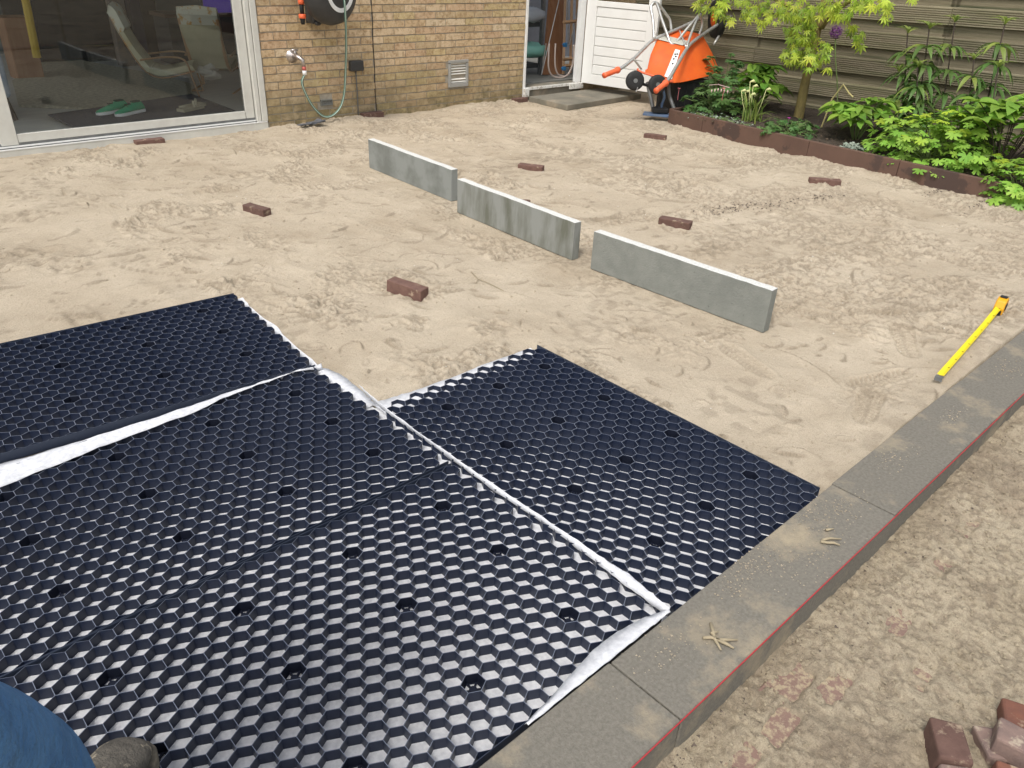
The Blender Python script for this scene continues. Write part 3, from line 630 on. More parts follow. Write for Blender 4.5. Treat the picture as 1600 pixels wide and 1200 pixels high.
# upright fold along the left side of the right grid
def fold(y, xb, xt, zt, lean): return [(xb - .002, y, max(.026, zt * .3)), ((xb + xt) / 2 - .001, y, max(.036, zt * .65)), (xt - .001, y, zt + .004)]
ribbon('fleece_fold', [fold(2.02, 1.262, 1.225, .082, 0), fold(1.97, 1.255, 1.228, .072, .0), fold(1.88, 1.25, 1.236, .054, -.002), fold(1.7, 1.247, 1.243, .040, -.004), fold(1.5, 1.245, 1.247, .036, -.004), fold(1.3, 1.243, 1.250, .035, -.004), fold(1.12, 1.250, 1.254, .036, -.004), fold(1.0, 1.246, 1.256, .037, -.006),
                       fold(.92, 1.244, 1.258, .035, -.004), fold(.84, 1.238, 1.262, .036, .0), fold(.76, 1.238, 1.252, .038, .0), fold(.695, 1.236, 1.24, .047, 0)],
       'white fleece fold standing up between the right grid and the nearest grids')
def kf(x, w): return [(x, .6895, .046), (x, .695, .047), (x, .70 + w * 1.1, .0365)]
ribbon('fleece_fold', [kf(.76, .0), kf(.86, .012), kf(.95, .026), kf(1.04, .035), (kf(1.12, .030)), kf(1.19, .018), kf(1.235, .004)], 'white fleece strip turned up against the kerb at the nearest grid')
# loose fleece edge beyond the right grid teeth, lying on the sand
def kf2(x, w): return [(x, 1.89, .006), (x, 1.92, .016), (x, 1.935 + w, .013)]
ribbon('fleece_fold', [kf2(1.25, .055), kf2(1.33, .045), kf2(1.42, .034), kf2(1.6, .026), kf2(1.8, .028), kf2(1.97, .016)], 'white fleece edge on the sand beyond the teeth of the right grid')
def kf3(y, w, x0=1.215): return [(x0, y, .004), (x0 + .03, y, .010), (x0 + .035 + w, y, .005)]
ribbon('fleece_fold', [kf3(2.34, .01), kf3(2.26, .035), kf3(2.15, .034), kf3(2.05, .025), kf3(1.98, .012)], 'white fleece corner on the sand between the middle and right grids')

# ---------------------------------------------------------------- house wall
YW = 6.27; CH = .0629; ZB = -.0737  # course bottoms so that .870 is a joint
Zj = .870 - 15 * CH
xj = 4.40
wall = empty('house_wall', (4.5, YW, 0), label='yellow brick house wall between sliding door and shed door, algae stained at its foot', cat='wall')
def wl_(p): return (p[0] - 4.5, p[1] - YW, p[2])
variants = []
for k in range(6):
    b = MB(); nx_ = 4; L_, w, h = 1.0, .10, .053; vs = []
    for i in range(nx_ + 1):
        x = -.5 + i / nx_
        for yy, zz in [(0, -h / 2), (w, -h / 2), (w, h / 2), (0, h / 2)]:
            vs.append((x + random.uniform(-.006, .006), yy + (random.uniform(-.0022, .0022) if yy == 0 else 0), zz + random.uniform(-.0022, .0022)))
    fs = []
    for i in range(nx_):
        for q in range(4):
            a = i * 4 + q; c = i * 4 + (q + 1) % 4; fs.append((a, a + 4, c + 4, c))
    fs.append((0, 1, 2, 3)); fs.append((nx_ * 4 + 3, nx_ * 4 + 2, nx_ * 4 + 1, nx_ * 4)); b.add(vs, fs); variants.append(b.mesh('brick', M['brick']))
XC = 4.172  # expansion joint
rest = MB()
VENT = (5.02, 5.262, .195, .44); VENT2 = (3.60, 3.72, .145, .195)
for c in range(-1, 42):
    zc = Zj + (c + .5) * CH; x = xj - 30 * .236 + (.118 if c % 2 else 0) + .003 * math.sin(c * 2.1)
    x0s, x1s = (3.10, 6.03) if zc < 2.3 else (1.1, 7.0)
    edges = []
    while x < x1s:
        a, d = max(x + .005, x0s), min(x + .236 - .005, x1s - .004); x += .236
        if d - a < .02: continue
        if a < XC < d:
            for s_ in ((a, XC - .004), (XC + .004, d)):
                if s_[1] - s_[0] > .02: edges.append(s_)
        else: edges.append((a, d))
    for a, d in edges:
        parts = [(a, d)]
        for V in (VENT, VENT2):
            if V[2] - .02 < zc < V[3] + .02:
                np_ = []
                for (p, q) in parts:
                    if q < V[0] or p > V[1]: np_.append((p, q))
                    else:
                        if V[0] - p > .03: np_.append((p, V[0] - .004))
                        if q - V[1] > .03: np_.append((V[1] + .004, q))
                parts = np_
        for p, q in parts:
            if c < 17:
                o = bpy.data.objects.new('brick', random.choice(variants)); link(o, wall); o.location = wl_(((p + q) / 2, YW + random.uniform(-.0015, .0015), zc)); o.scale = (q - p, 1, 1)
                if random.random() < .5: o.rotation_euler = (0, R(random.uniform(-.35, .35)), 0)
            else: rest.box(wl_(((p + q) / 2, YW + .05, zc)), (q - p, .1, .053))
tag(rest.build('upper_bricks', M['brick'], wall), kind='stuff')
b = MB()
b.box(wl_((4.565, YW + .056, 1.15)), (2.93, .10, 2.60)); b.box(wl_((4.05, YW + .056, 2.5)), (5.9, .10, .4)); b.build('mortar', M['mortar'], wall)
b = MB(); b.tube([wl_((XC + .004 * math.sin(i * 1.3), YW + .001, i * .08 - .05)) for i in range(32)], .0042, 5); b.build('expansion_joint', mat('black_joint', (.035, .028, .022), rough=.9), wall)
# louvred vent
v = empty('wall_vent', (5.141, YW, .318), label='grey framed ventilation grille with pale louvres low on the brick wall', cat='vent')
b = MB(); w2, h2 = .121, .1225
for (cx, cz, dx, dz) in [(0, h2 - .012, .242, .024), (0, -h2 + .018, .242, .036), (-w2 + .012, 0, .024, .186), (w2 - .012, 0, .024, .186)]: b.box((cx, -.006, cz), (dx, .024, dz))
b.build('frame', mat('grey_aluminium', (.36, .36, .34), rough=.5, metallic=.2), v, bevel=.002)
b = MB(); b.box((0, .06, 0), (.236, .004, .236)); b.build('backing', M['rubber'], v)
sl_ = MB(); sl_.box((0, 0, 0), (.194, .022, .005), (R(30), 0, 0)); slm = sl_.mesh('louvre', mat('pale_louvre', (.82, .80, .74), rough=.5))
for k in range(8):
    if k == 2: continue
    o = meshobj('louvre', slm, None, v); o.location = (0, .004, -.075 + k * .0245)
b = MB(); b.box((3.66, YW + .002, .17), (.115, .012, .045)); 
t = empty('air_brick', (3.66, YW, .17), label='small grey plastic air vent in the bricks inside the hose loop', cat='vent')
b = MB()
for z_ in (-.020, .020): b.box((0, -.002, z_), (.115, .014, .007))
for x_ in (-.054, .054): b.box((x_, -.002, 0), (.007, .014, .033))
b.build('frame', mat('grey_plastic', (.16, .165, .15), rough=.6), t)
b = MB(); b.box((0, .004, 0), (.10, .004, .033)); b.build('grille', mat('grille_grey', (.22, .22, .20), (.12, .12, .11), 120, rough=.7), t)

# junction box + cable
t = empty('junction_box', (3.965, YW - .03, .455), label='black weatherproof junction box on the brick wall with a cable below', cat='socket')
b = MB(); b.box((0, 0, 0), (.135, .05, .085), taper=.96); b.build('housing', M['darkplastic'], t, bevel=.01, seg=3)
b = MB(); b.tube([(-.003, .008, -.04), (.0, .012, -.12), (.004, .014, -.28), (.002, .014, -.46)], .006, 8); b.build('cable', mat('grey_cable', (.13, .13, .12), rough=.6), t, smooth=True)
# hose reel
RC = PX(518, -14, y=6.02)
t = empty('hose_reel', RC, label='dark grey hose reel with a white ring, cut by the top edge', cat='hose reel')
b = MB(); b.lathe([(.05, -.12), (.205, -.11), (.245, -.06), (.252, .0), (.235, .06), (.21, .09), (.16, .105), (.02, .11)], (0, .02, 0), (.28, -1, 0), 40); b.build('housing', M['darkplastic'], t, smooth=True)
b = MB(); ax = Vector((.28, -1, 0)).normalized()
b.lathe([(.118, .0), (.150, .0), (.150, .006), (.118, .006), (.118, .0)], Vector((0, .02, 0)) + ax * .1045, ax, 48); b.f = b.f[:-2]; b.m = b.m[:-2]; b.build('ring', M['white'], t, smooth=False)
b = MB(); b.box((-.03, .20, -.15), (.16, .12, .20)); b.box((-.07, .13, -.245), (.05, .04, .03)); b.build('bracket', M['darkplastic'], t, bevel=.02, seg=3)
b = MB(); b.lathe([(.03, 0), (.03, .012), (.02, .016)], Vector((0, .02, .02)) + ax * .112, ax, 16); b.build('hub', M['rubber'], t)
# hose nozzle hanging left of the reel
t = empty('hose_nozzle', PX(472, 20, y=6.15), label='orange and black hose nozzle hanging left of the hose reel', cat='nozzle')
b = MB(); b.lathe([(.014, -.085), (.020, -.05), (.022, -.04)], (0, 0, 0), n=14); b.lathe([(.016, -.008), (.018, .06), (.016, .062)], (0, 0, 0), n=14); b.build('body', M['rubber'], t, smooth=True)
b = MB(); b.lathe([(.027, -.04), (.029, -.03), (.029, -.012), (.022, -.008)], (0, 0, 0), n=16); b.build('collar', M['salmon'], t, smooth=True); b = MB(); b.lathe([(.022, .062), (.026, .075), (.024, .12)], (0, 0, 0), n=16); b.build('handle', M['salmon'], t, smooth=True)
# tap
tp = PX(459, 88, y=6.24)
t = empty('garden_tap', tp, label='chrome outdoor tap on the wall feeding the hose', cat='tap')
chrome = mat('dull_chrome', (.55, .50, .47), (.40, .36, .34), 30, rough=.3, metallic=.8)
b = MB(); b.lathe([(.055, 0), (.055, .006), (.03, .014), (.022, .04)], (0, .035, 0), (0, -1, 0), 20); b.tube([(0, 0, 0), (.01, -.05, 0), (.03, -.085, -.02), (.035, -.09, -.07)], [.02, .019, .016, .015], 12); b.build('body', chrome, t, smooth=True)
b = MB(); b.tube([(0, -.02, .0), (-.002, -.03, .045)], .010, 8); b.box((-.002, -.03, .05), (.055, .012, .014)); b.build('handle', chrome, t, smooth=True)
b = MB(); b.tube([(.035, -.09, -.07), (.036, -.09, -.10)], .016, 12); b.build('coupling', mat('red_coupling', (.45, .10, .08), rough=.5), t, smooth=True)
b = MB(); b.tube([(.036, -.09, -.10), (.036, -.09, -.135)], .017, 12); b.build('nut', M['white'], t, smooth=True)
# hose
hm = bpy.data.materials.new('striped_hose'); hm.use_nodes = True
_b = hm.node_tree.nodes['Principled BSDF']; _b.inputs['Roughness'].default_value = .45; _b.inputs['Base Color'].default_value = (.07, .16, .125, 1)
Pn = [tp + Vector((.036, -.09, -.13)), PX(472, 130, y=6.16), PX(481, 153, y=6.17), PX(492, 170, y=6.18), PX(506, 182, y=6.18), PX(520, 180, y=6.18), PX(532, 167, y=6.17), PX(538, 145, y=6.15), PX(540, 110, y=6.10), PX(541, 70, y=6.02), PX(540, 30, y=5.92), PX(538, 0, y=5.88), PX(534, -25, y=5.9)]
sp = spline(Pn, 8); t = empty('garden_hose', sp[0], label='green striped garden hose looping from the tap up to the reel', cat='hose')
b = MB(); b.tube([p - sp[0] for p in sp], .0095, 12); b.build('tube', hm, t, smooth=True)
b = MB(); b.tube([p - sp[0] + Vector((-.003, -.0075, 0)) for p in sp], .0038, 6); b.build('stripe', mat('pale_stripe', (.42, .52, .44), rough=.5), t, smooth=True)
# crushed black plastic at the wall foot
b = MB(); c0 = Vector((3.40, 6.13, sz(3.40, 6.13) + .012))
for k in range(9):
    a = random.uniform(0, 6.3); b.box(c0 + Vector((random.uniform(-.11, .11), random.uniform(-.035, .035), random.uniform(0, .012))), (random.uniform(.08, .14), random.uniform(.03, .06), .006), (random.uniform(-.3, .3), random.uniform(-.3, .3), random.uniform(-.4, .4)))
tag(b.build('drain_cover', mat('dark_grey_scrap', (.09, .095, .11), (.16, .17, .19), 40, rough=.35)), 'dark crumpled plastic drain piece in the sand at the wall foot', 'drain cover')

# ---------------------------------------------------------------- sliding door
t = empty('sliding_door', (2.0, YW, 0), label='cream framed glass sliding door set in the house wall', cat='sliding door')
def w2l(x, y, z): return (x - 2.0, y - YW, z)
def bxw(b, x0, x1, y0, y1, z0, z1): b.box(w2l((x0 + x1) / 2, (y0 + y1) / 2, (z0 + z1) / 2), (x1 - x0, y1 - y0, z1 - z0))
b = MB(); bxw(b, -1.6, 3.092, 6.265, 6.40, -.05, .062); b.build('threshold', M['alu'], t, bevel=.002)
b = MB(); bxw(b, -1.6, 3.088, 6.262, 6.275, .0625, .070); bxw(b, -1.6, 3.0, 6.285, 6.292, .075, .085); b.build('drip_rail', M['white'], t)
b = MB(); bxw(b, -1.6, 3.0, 6.30, 6.40, .062, .10); b.build('track', M['greysteel'], t)
b = MB(); bxw(b, 3.045, 3.094, 6.262, 6.42, .0705, 2.35); bxw(b, 3.005, 3.040, 6.272, 6.42, .0705, 2.35); bxw(b, -1.6, 3.0, 6.265, 6.42, 2.28, 2.35); b.build('frame', M['alu'], t, bevel=.003)
s = MB(); bxw(s, 1.25, 2.92, 6.300, 6.335, .1005, .158); bxw(s, 2.925, 2.998, 6.300, 6.335, .1005, 2.28); bxw(s, 1.14, 1.248, 6.298, 6.337, .0865, 2.28); bxw(s, 1.25, 2.92, 6.300, 6.335, 2.2, 2.28)
s.build('sash', M['alu'], t, bevel=.003)
b = MB(); bxw(b, 1.25, 2.922, 6.316, 6.320, .158, 2.2); b.build('pane', M['glass'], t)
b = MB(); bxw(b, -1.6, 1.138, 6.355, 6.359, .11, 2.2); b.build('pane', M['glass'], t)
b = MB(); bxw(b, -1.6, 1.13, 6.340, 6.372, .0865, .108); b.build('rail', M['alu'], t)
# ---------------------------------------------------------------- living room behind the glass
ZF = .08
room = empty('living_room', (2, 8.5, 0), label='dark living room shell seen through the sliding door', cat='room')
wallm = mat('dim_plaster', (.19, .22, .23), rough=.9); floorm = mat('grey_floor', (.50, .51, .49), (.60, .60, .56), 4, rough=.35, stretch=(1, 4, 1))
b = MB(); b.box((.3, .3, ZF - .02), (7.4, 4.9, .04)); b.build('floor', floorm, room)
b = MB(); b.box((.3, 2.85, 1.2), (7.4, .1, 2.6)); b.box((4.05, .3, 1.2), (.1, 4.9, 2.6)); b.box((-3.45, .3, .35), (.1, 4.9, .9)); b.build('wall', wallm, room)  # left wall kept low, an added opening that brightens the room
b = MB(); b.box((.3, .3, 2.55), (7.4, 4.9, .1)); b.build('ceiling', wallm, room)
b = MB()
rugm = mat('shaggy_beige_rug', (.66, .62, .48), (.42, .39, .29), 30, 8, .95, 1., 90, bdist=.03)
pts = [PX(u, v, z=ZF) for u, v in [(30, 168), (300, 178), (300, 134), (240, 118), (78, 88), (20, 130)]]
nrm = MB(); nrm.prism([(p.x, p.y) for p in pts][::1], .02, (0, 0, ZF + .002)); o = nrm.build('rug', rugm); tag(o, 'shaggy beige rug on the living room floor', 'rug')
ma = [PX(u, v, z=ZF + .01) for u, v in [(75, 183), (118, 203), (372, 178), (300, 150)]]
b = MB(); b.prism([(p.x, p.y) for p in [ma[0], ma[1], ma[2], ma[3]]], .008, (0, 0, ZF + .0225)); tag(b.build('door_mat', mat('dark_blue_grey_mat', (.055, .058, .075), (.09, .09, .11), 60, rough=.95)), 'dark blue grey door mat just inside the glass', 'door mat')
# green shoes
def shoe(base, rz, lab):
    t = empty('shoe', base, rz, lab, 'shoe', 'green trainers on the door mat'); b = MB(); secs = []
    prof = [(-.13, .026, .055), (-.11, .034, .085), (-.05, .036, .088), (-.0, .036, .075), (.05, .042, .058), (.10, .042, .045), (.14, .032, .034), (.16, .012, .02)]
    n = 12; vs = []
    for x, w, h in prof:
        for k in range(n):
            a = 2 * math.pi * k / n; yy = math.cos(a) * w; zz = .018 + (h - .018) * (.5 + .5 * math.sin(a)); vs.append((x, yy * (1.05 if zz < h * .5 else .85), zz))
    fs = [(i * n + k, i * n + (k + 1) % n, (i + 1) * n + (k + 1) % n, (i + 1) * n + k) for i in range(len(prof) - 1) for k in range(n)] + [tuple(range(n))[::-1], tuple((len(prof) - 1) * n + k for k in range(n))]
    b.add(vs, fs); b.build('upper', mat('green_mesh', (.02, .30, .15), (.03, .36, .19), 60, rough=.7), t, smooth=True)
    b = MB(); ol = [(p[0], p[1] * 1.08) for p in prof] + [(p[0], -p[1] * 1.08) for p in prof[::-1]]; b.prism(ol[::-1], .022, (0, 0, 0)); b.build('sole', M['white'], t, bevel=.004)
    b = MB(); b.box((-.06, 0, .088), (.07, .04, .01)); b.build('opening', mat('dark_green', (.01, .06, .04)), t)
    b = MB(); b.tube([(-.03, -.037, .032), (0, -.041, .030), (.03, -.043, .040), (-.01, -.041, .050)], [.001, .004, .004, .001], 6); b.tube([(.0, 0, .083), (.02, .03, .075), (.03, -.03, .072), (.045, .02, .066)], .003, 5); b.build('trim', M['rubber'], t)
    return t
p = PX(178, 178, z=ZF + .03); q = PX(213, 179, z=ZF + .03)
shoe((p.x + .02, p.y + .05, ZF + .031), R(200), 'green trainer on the left of the pair behind the glass')
shoe((q.x - .02, q.y + .05, ZF + .031), R(206), 'green trainer on the right of the pair behind the glass')
# beige sandals
p = PX(300, 170, z=ZF + .03); b = MB()
for k in (-1, 1): b.box((0 + .03 * k, .05 * k, .012), (.24, .08, .024), (0, 0, R(25))); b.tube([(.02 + .03 * k, -.04 + .05 * k, .02), (.03 + .03 * k, .05 * k, .06), (.05 + .03 * k, .04 + .05 * k, .02)], .012, 6)
o = b.build('sandals', mat('beige_leather', (.42, .38, .28), rough=.8)); o.location = (p.x, p.y, ZF + .032); tag(o, 'pair of beige sandals at the right end of the door mat', 'sandals')
# cantilever armchairs
def side_strip(b, pts, w, th, off):
    pass
def armchair(base, rz, lab, scl=1.):
    t = empty('armchair', base, rz, lab, 'armchair', 'bentwood armchairs indoors'); t.scale = (scl,) * 3
    cush = mat('cream_cushion', (.50, .48, .33), (.44, .42, .29), 9, rough=.9); head = mat('floral_headrest', (.60, .60, .50), (.52, .30, .08), 16, rough=.9, lo=.55, hi=.66)
    # x forward; back at -x
    for s in (-1, 1):
        b = MB(); b.tube(spline([(.42, s * .31, .02), (.36, s * .31, .30), (.30, s * .31, .50), (.10, s * .31, .54), (-.25, s * .31, .50)], 6), .026, 4, flat=.45); b.build('arm_frame', M['birch'], t)
        b = MB(); b.tube(spline([(.42, s * .31, .02), (.0, s * .31, .015), (-.38, s * .31, .02)], 4), .024, 4, flat=.4); b.build('runner', M['birch'], t)
        b = MB(); b.tube(spline([(.40, s * .25, .36), (.0, s * .25, .27), (-.22, s * .25, .36), (-.38, s * .25, .65), (-.52, s * .25, 1.0)], 6), .022, 4, flat=.5); b.build('seat_frame', M['birch'], t)
    def pad(path, w, th, name, mt):
        P = spline(path, 6); b = MB(); vs = []; n = len(P)
        for i, p in enumerate(P):
            tg = (P[min(i + 1, n - 1)] - P[max(i - 1, 0)]).normalized(); nr = Vector((-tg.z, 0, tg.x))
            if nr.z < 0 and abs(nr.z) > .3: nr = -nr
            nr = Vector((abs(nr.x) if tg.z > .3 or tg.z < -.3 else nr.x, 0, abs(nr.z)))
            e = .75 if i in (0, n - 1) else 1
            for yy, q in [(-w, 0), (-w, th * e), (0, th * 1.25 * e), (w, th * e), (w, 0)]: vs.append(p + Vector((0, yy, 0)) + nr * q)
        fs = [(i * 5 + k, i * 5 + (k + 1) % 5, (i + 1) * 5 + (k + 1) % 5, (i + 1) * 5 + k) for i in range(n - 1) for k in range(5)] + [(0, 1, 2, 3, 4), tuple((n - 1) * 5 + k for k in range(5))[::-1]]
        b.add(vs, fs); b.build(name, mt, t, smooth=False, bevel=.015)
    pad([(.40, 0, .37), (.0, 0, .29), (-.18, 0, .34)], .26, .08, 'seat', cush)
    pad([(-.20, 0, .34), (-.37, 0, .62), (-.48, 0, .86), (-.50, 0, .92)], .26, .07, 'backrest', cush)
    pad([(-.46, 0, .82), (-.53, 0, 1.02), (-.55, 0, 1.05)], .265, .10, 'headrest', head)
    return t
armchair((2.85, 7.70, ZF), R(-28), 'cream armchair in side view with its back to the left, behind the glass', .67)
armchair((3.36, 7.80, ZF), R(52), 'cream armchair seen from behind, cut by the door frame', .66)
# sofa
p = PX(10, 150, z=ZF); t = empty('sofa', (1.0, 7.35, ZF), 0, 'light blue grey sofa end at the far left behind the glass', 'sofa')
sf = mat('blue_grey_fabric', (.30, .35, .42), (.34, .39, .46), 40, rough=.95)
b = MB(); b.box((-.1, .2, .30), (.95, .75, .25)); b.build('seat', sf, t, bevel=.04, seg=3)
b = MB(); b.box((.37, .22, .38), (.18, .85, .42)); b.build('armrest', sf, t, bevel=.04, seg=3)
b = MB(); b.box((-.15, .62, .55), (.95, .2, .7)); b.build('backrest', sf, t, bevel=.05, seg=3)
for x_ in (.42, -.5):
    b = MB(); b.tube([(x_, -.12, .17), (x_ + .03, -.14, .0)], .02, 6); b.build('leg', M['dstem'], t)
# yellow pole and wooden block behind it
b = MB(); b.tube([PX(58, 90, y=8.6), PX(36, -20, y=8.6)], .035, 8); tag(b.build('yellow_post', mat('ochre_paint', (.55, .37, .03), rough=.5)), 'slim ochre yellow post in the dark living room', 'post')
P1 = PX(42, 100, y=9.2); b = MB(); b.box((P1.x, 9.3, .36), (.24, .3, .56)); tag(b.build('wooden_crate', M['planks'], bevel=.01), 'brown wooden cabinet at the foot of the yellow post', 'cabinet')
# tall dark cupboard, leaning boards, tv unit, purple screen
b = MB(); P1 = PX(140, 60, y=10.2); b.box((P1.x, 10.4, .9), (1.5, .4, 1.7)); 
t = empty('dark_cabinet', (P1.x, 10.4, ZF), 0, 'black glossy cabinet along the back of the room', 'cabinet'); b = MB(); b.box((0, 0, .85), (1.6, .4, 1.7)); b.build('body', mat('black_gloss', (.012, .014, .02), rough=.25), t, bevel=.01)
for k in range(3):
    b = MB(); b.box((-.53 + k * .53, -.208, .85), (.5, .016, 1.6)); b.build('door', mat('black_panel', (.016, .02, .03), rough=.2), t)
b = MB(); P1 = PX(190, 45, y=9.7); b.box((0, 0, .55), (.16, .12, 1.1)); o = b.build('bookstack', mat('printed_box', (.14, .13, .12), (.22, .17, .13), 14, rough=.6), bevel=.01); o.location = (P1.x, 9.75, ZF); tag(o, 'narrow patterned carton standing before the dark cabinet', 'box')
b = MB(); b.box((0, 0, .55), (.12, .12, 1.1)); o = b.build('speaker', mat('navy_box', (.01, .015, .05), rough=.3), bevel=.01); o.location = (P1.x + .2, 9.8, ZF); tag(o, 'narrow navy column beside the patterned carton', 'speaker')
P1 = PX(318, 50, y=9.0)
t = empty('tv_unit', (P1.x + .1, 9.1, ZF), 0, 'dark low media unit with wooden top behind the armchairs', 'media unit')
b = MB(); b.box((0, 0, .32), (1.0, .4, .46)); b.build('body', mat('charcoal_unit', (.03, .035, .04), rough=.5), t)
b = MB(); b.box((0, 0, .57), (1.06, .44, .035)); b.build('top', mat('walnut', (.10, .06, .04), rough=.5), t)
b = MB(); b.box((0, -.02, .03), (1.0, .36, .03)); b.build('plinth', M['planks'], t)
P1 = PX(355, 14, y=8.95)
t = empty('lamp_screen', (P1.x, 8.95, P1.z), 0, 'violet glowing screen on the media unit', 'screen'); pm_ = bpy.data.materials.new('violet_glow'); pm_.use_nodes = True; e_ = pm_.node_tree.nodes['Principled BSDF']; e_.inputs['Base Color'].default_value = (.02, .01, .1, 1); e_.inputs['Emission Color'].default_value = (.10, .04, .55, 1); e_.inputs['Emission Strength'].default_value = .12
b = MB(); b.box((0, .02, .08), (.55, .03, .34)); b.build('case', M['rubber'], t, bevel=.01); b = MB(); b.box((0, .0, .08), (.52, .004, .30)); b.build('display', pm_, t)
p = PX(177, 92, z=ZF); b = MB(); b.lathe([(.05, 0), (.07, .0), (.085, .03), (.07, .035), (.055, .01), (.05, 0)], (0, 0, 0), n=20); o = b.build('pet_bowl', mat('copper_bowl', (.30, .13, .08), rough=.4)); o.location = (p.x, p.y, ZF + .02); tag(o, 'small round copper bowl on the rug edge', 'bowl')
b = MB(); P1 = PX(322, 112, y=7.75)
for k in range(5): b.box((random.uniform(-.05, .05), random.uniform(-.04, .04), random.uniform(-.04, .04)), (.14, .10, .05), (random.uniform(-.5, .5), random.uniform(-.5, .5), random.uniform(-1, 1)))
o = b.build('folded_cloth', mat('white_cloth', (.6, .6, .56), rough=.9), bevel=.015); o.location = P1; tag(o, 'crumpled white cloth on the armchair seen from behind', 'cloth')

# ---------------------------------------------------------------- shed doorway
XD0, XD1 = 6.035, 6.93
t = empty('shed_doorway', (6.48, YW, 0), label='white door frame and worn threshold of the shed opening', cat='door frame')
def d2l(x, y, z): return (x - 6.48, y - YW, z)
def bxd(b, x0, x1, y0, y1, z0, z1): b.box(d2l((x0 + x1) / 2, (y0 + y1) / 2, (z0 + z1) / 2), (x1 - x0, y1 - y0, z1 - z0))
b = MB(); bxd(b, 6.032, 6.062, 6.262, 6.32, .0, 2.25); b.build('jamb', M['white'], t, bevel=.002)
b = MB(); bxd(b, 6.84, 6.93, 6.262, 6.305, .121, 2.25); b.build('jamb', M['white'], t, bevel=.003)
b = MB(); bxd(b, 6.032, 6.93, 6.262, 6.40, 2.251, 2.33); b.build('lintel', M['white'], t)
b = MB(); bxd(b, 6.063, 6.93, 6.28, 6.44, .0, .115); b.build('threshold', M['stone'], t, bevel=.004)
b = MB(); bxd(b, 6.063, 6.93, 6.262, 6.278, .088, .118); bxd(b, 6.032, 6.10, 6.235, 6.26, .03, .112); bxd(b, 6.74, 6.95, 6.235, 6.26, .055, .115); b.build('weather_bar', mat('chipped_white', (.72, .71, .67), (.45, .42, .36), 40, rough=.7, lo=.52, hi=.6), t, bevel=.003)
b = MB(); b.box((7.6, YW + .06, 1.2), (1.3, .12, 2.6)); tag(b.build('wall_pier', M['brick']), 'brick wall end hidden behind the open white door', 'wall')
# shed room
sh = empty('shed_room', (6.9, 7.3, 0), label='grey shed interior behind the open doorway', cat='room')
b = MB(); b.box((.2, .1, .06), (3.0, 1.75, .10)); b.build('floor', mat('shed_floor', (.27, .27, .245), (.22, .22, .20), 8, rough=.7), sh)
b = MB(); b.box((.2, 1.0, 1.2), (3.2, .08, 2.4)); b.box((1.7, .1, 1.2), (.08, 1.8, 2.4)); b.box((-1.15, .1, 1.2), (.08, 1.8, 2.4)); b.box((.2, -.65, 2.45), (3.2, .4, .08)); b.build('wall', mat('shed_wall', (.17, .18, .205), (.13, .14, .165), 5, rough=.9), sh)  # roof cut back to a front strip, an added opening to light the shed
# steel shelf with teal bag
_sp = PX(846, 60, y=6.95); t = empty('steel_shelf', (_sp.x - .21, 7.15, .11), label='dark grey steel shelving just inside the shed', cat='shelf')
for x_, y_ in ((.21, -.2), (.21, .2), (-.45, -.2), (-.45, .2)):
    b = MB(); b.box((x_, y_, .8), (.04, .04, 1.6)); b.build('post', M['greysteel'], t)
for z_ in (.10, PX(830, 34, y=6.97).z - .14, 1.25):
    b = MB(); b.box((-.12, 0, z_), (.62, .38, .05)); b.build('board', mat('steel_board', (.07, .08, .085), rough=.4, metallic=.3), t, bevel=.003)
def blob(name, c, r, mt, lab, cat, seed=1):
    b = MB(); n, m_ = 14, 9; rr = random.Random(seed); vs = []
    for i in range(m_ + 1):
        ph = math.pi * i / m_
        for k in range(n):
            a = 2 * math.pi * k / n; q = 1 + rr.uniform(-.13, .13); vs.append((r[0] * math.sin(ph) * math.cos(a) * q, r[1] * math.sin(ph) * math.sin(a) * q, r[2] * math.cos(ph) * q))
    fs = [(i * n + k, (i + 1) * n + k, (i + 1) * n + (k + 1) % n, i * n + (k + 1) % n) for i in range(m_) for k in range(n)]
    b.add(vs, fs); o = b.build(name, mt, smooth=True); o.location = c; return tag(o, lab, cat)
_b1 = PX(829, 78, y=7.03); blob('teal_bag', (_b1.x, 7.03, _b1.z), (.24, .16, .085), mat('teal_plastic', (.22, .50, .42), rough=.4), 'teal plastic bag on the low shelf in the shed', 'bag', 3)
_b2 = PX(829, 24, y=7.03); blob('plastic_wrap', (_b2.x, 7.03, _b2.z), (.20, .14, .09), mat('clear_wrap', (.35, .38, .42), rough=.25), 'crumpled clear plastic on the upper shelf in the shed', 'wrap', 4)
# leaning brown board, pine ladder frame, hoops, clamps
def quadboard(name, px, y0, y1, th, mt, lab, cat):
    A, B_, Cc, Dd = [PX(u, v, y=yy) for (u, v), yy in zip(px, (y0, y0, y1, y1))]; off = Vector((0, th, 0))
    b = MB(); b.hexa([A, B_, B_ + off, A + off, Dd, Cc, Cc + off, Dd + off]); return tag(b.build(name, mt, bevel=.003), lab, cat)
quadboard('wide_board', [(849, 117), (878, 116), (882, -30), (862, -30)], 6.85, 7.1, .03, M['planks'], 'wide reddish brown board leaning inside the shed', 'board')
t = empty('pine_frame', PX(889, 110, y=6.75), label='pale pine lath frame leaning beside the shed door jamb', cat='frame'); o0 = t.location.copy()
for (a, c_) in (((880, 116), (884, -30)), ((891, 114), (894, -30)), ((899, 112), (903, -30))):
    A = PX(*a, y=6.78); B_ = PX(*c_, y=6.95); b = MB(); b.tube([A - o0, B_ - o0], .022, 4); b.build('lath', M['birch'], t)
for v_ in (102, 92, 34):
    A = PX(880, v_ + 1, y=6.74); B_ = PX(900, v_ - 1, y=6.74); b = MB(); b.tube([A - o0, B_ - o0], .018, 4); b.build('rung', M['birch'], t)
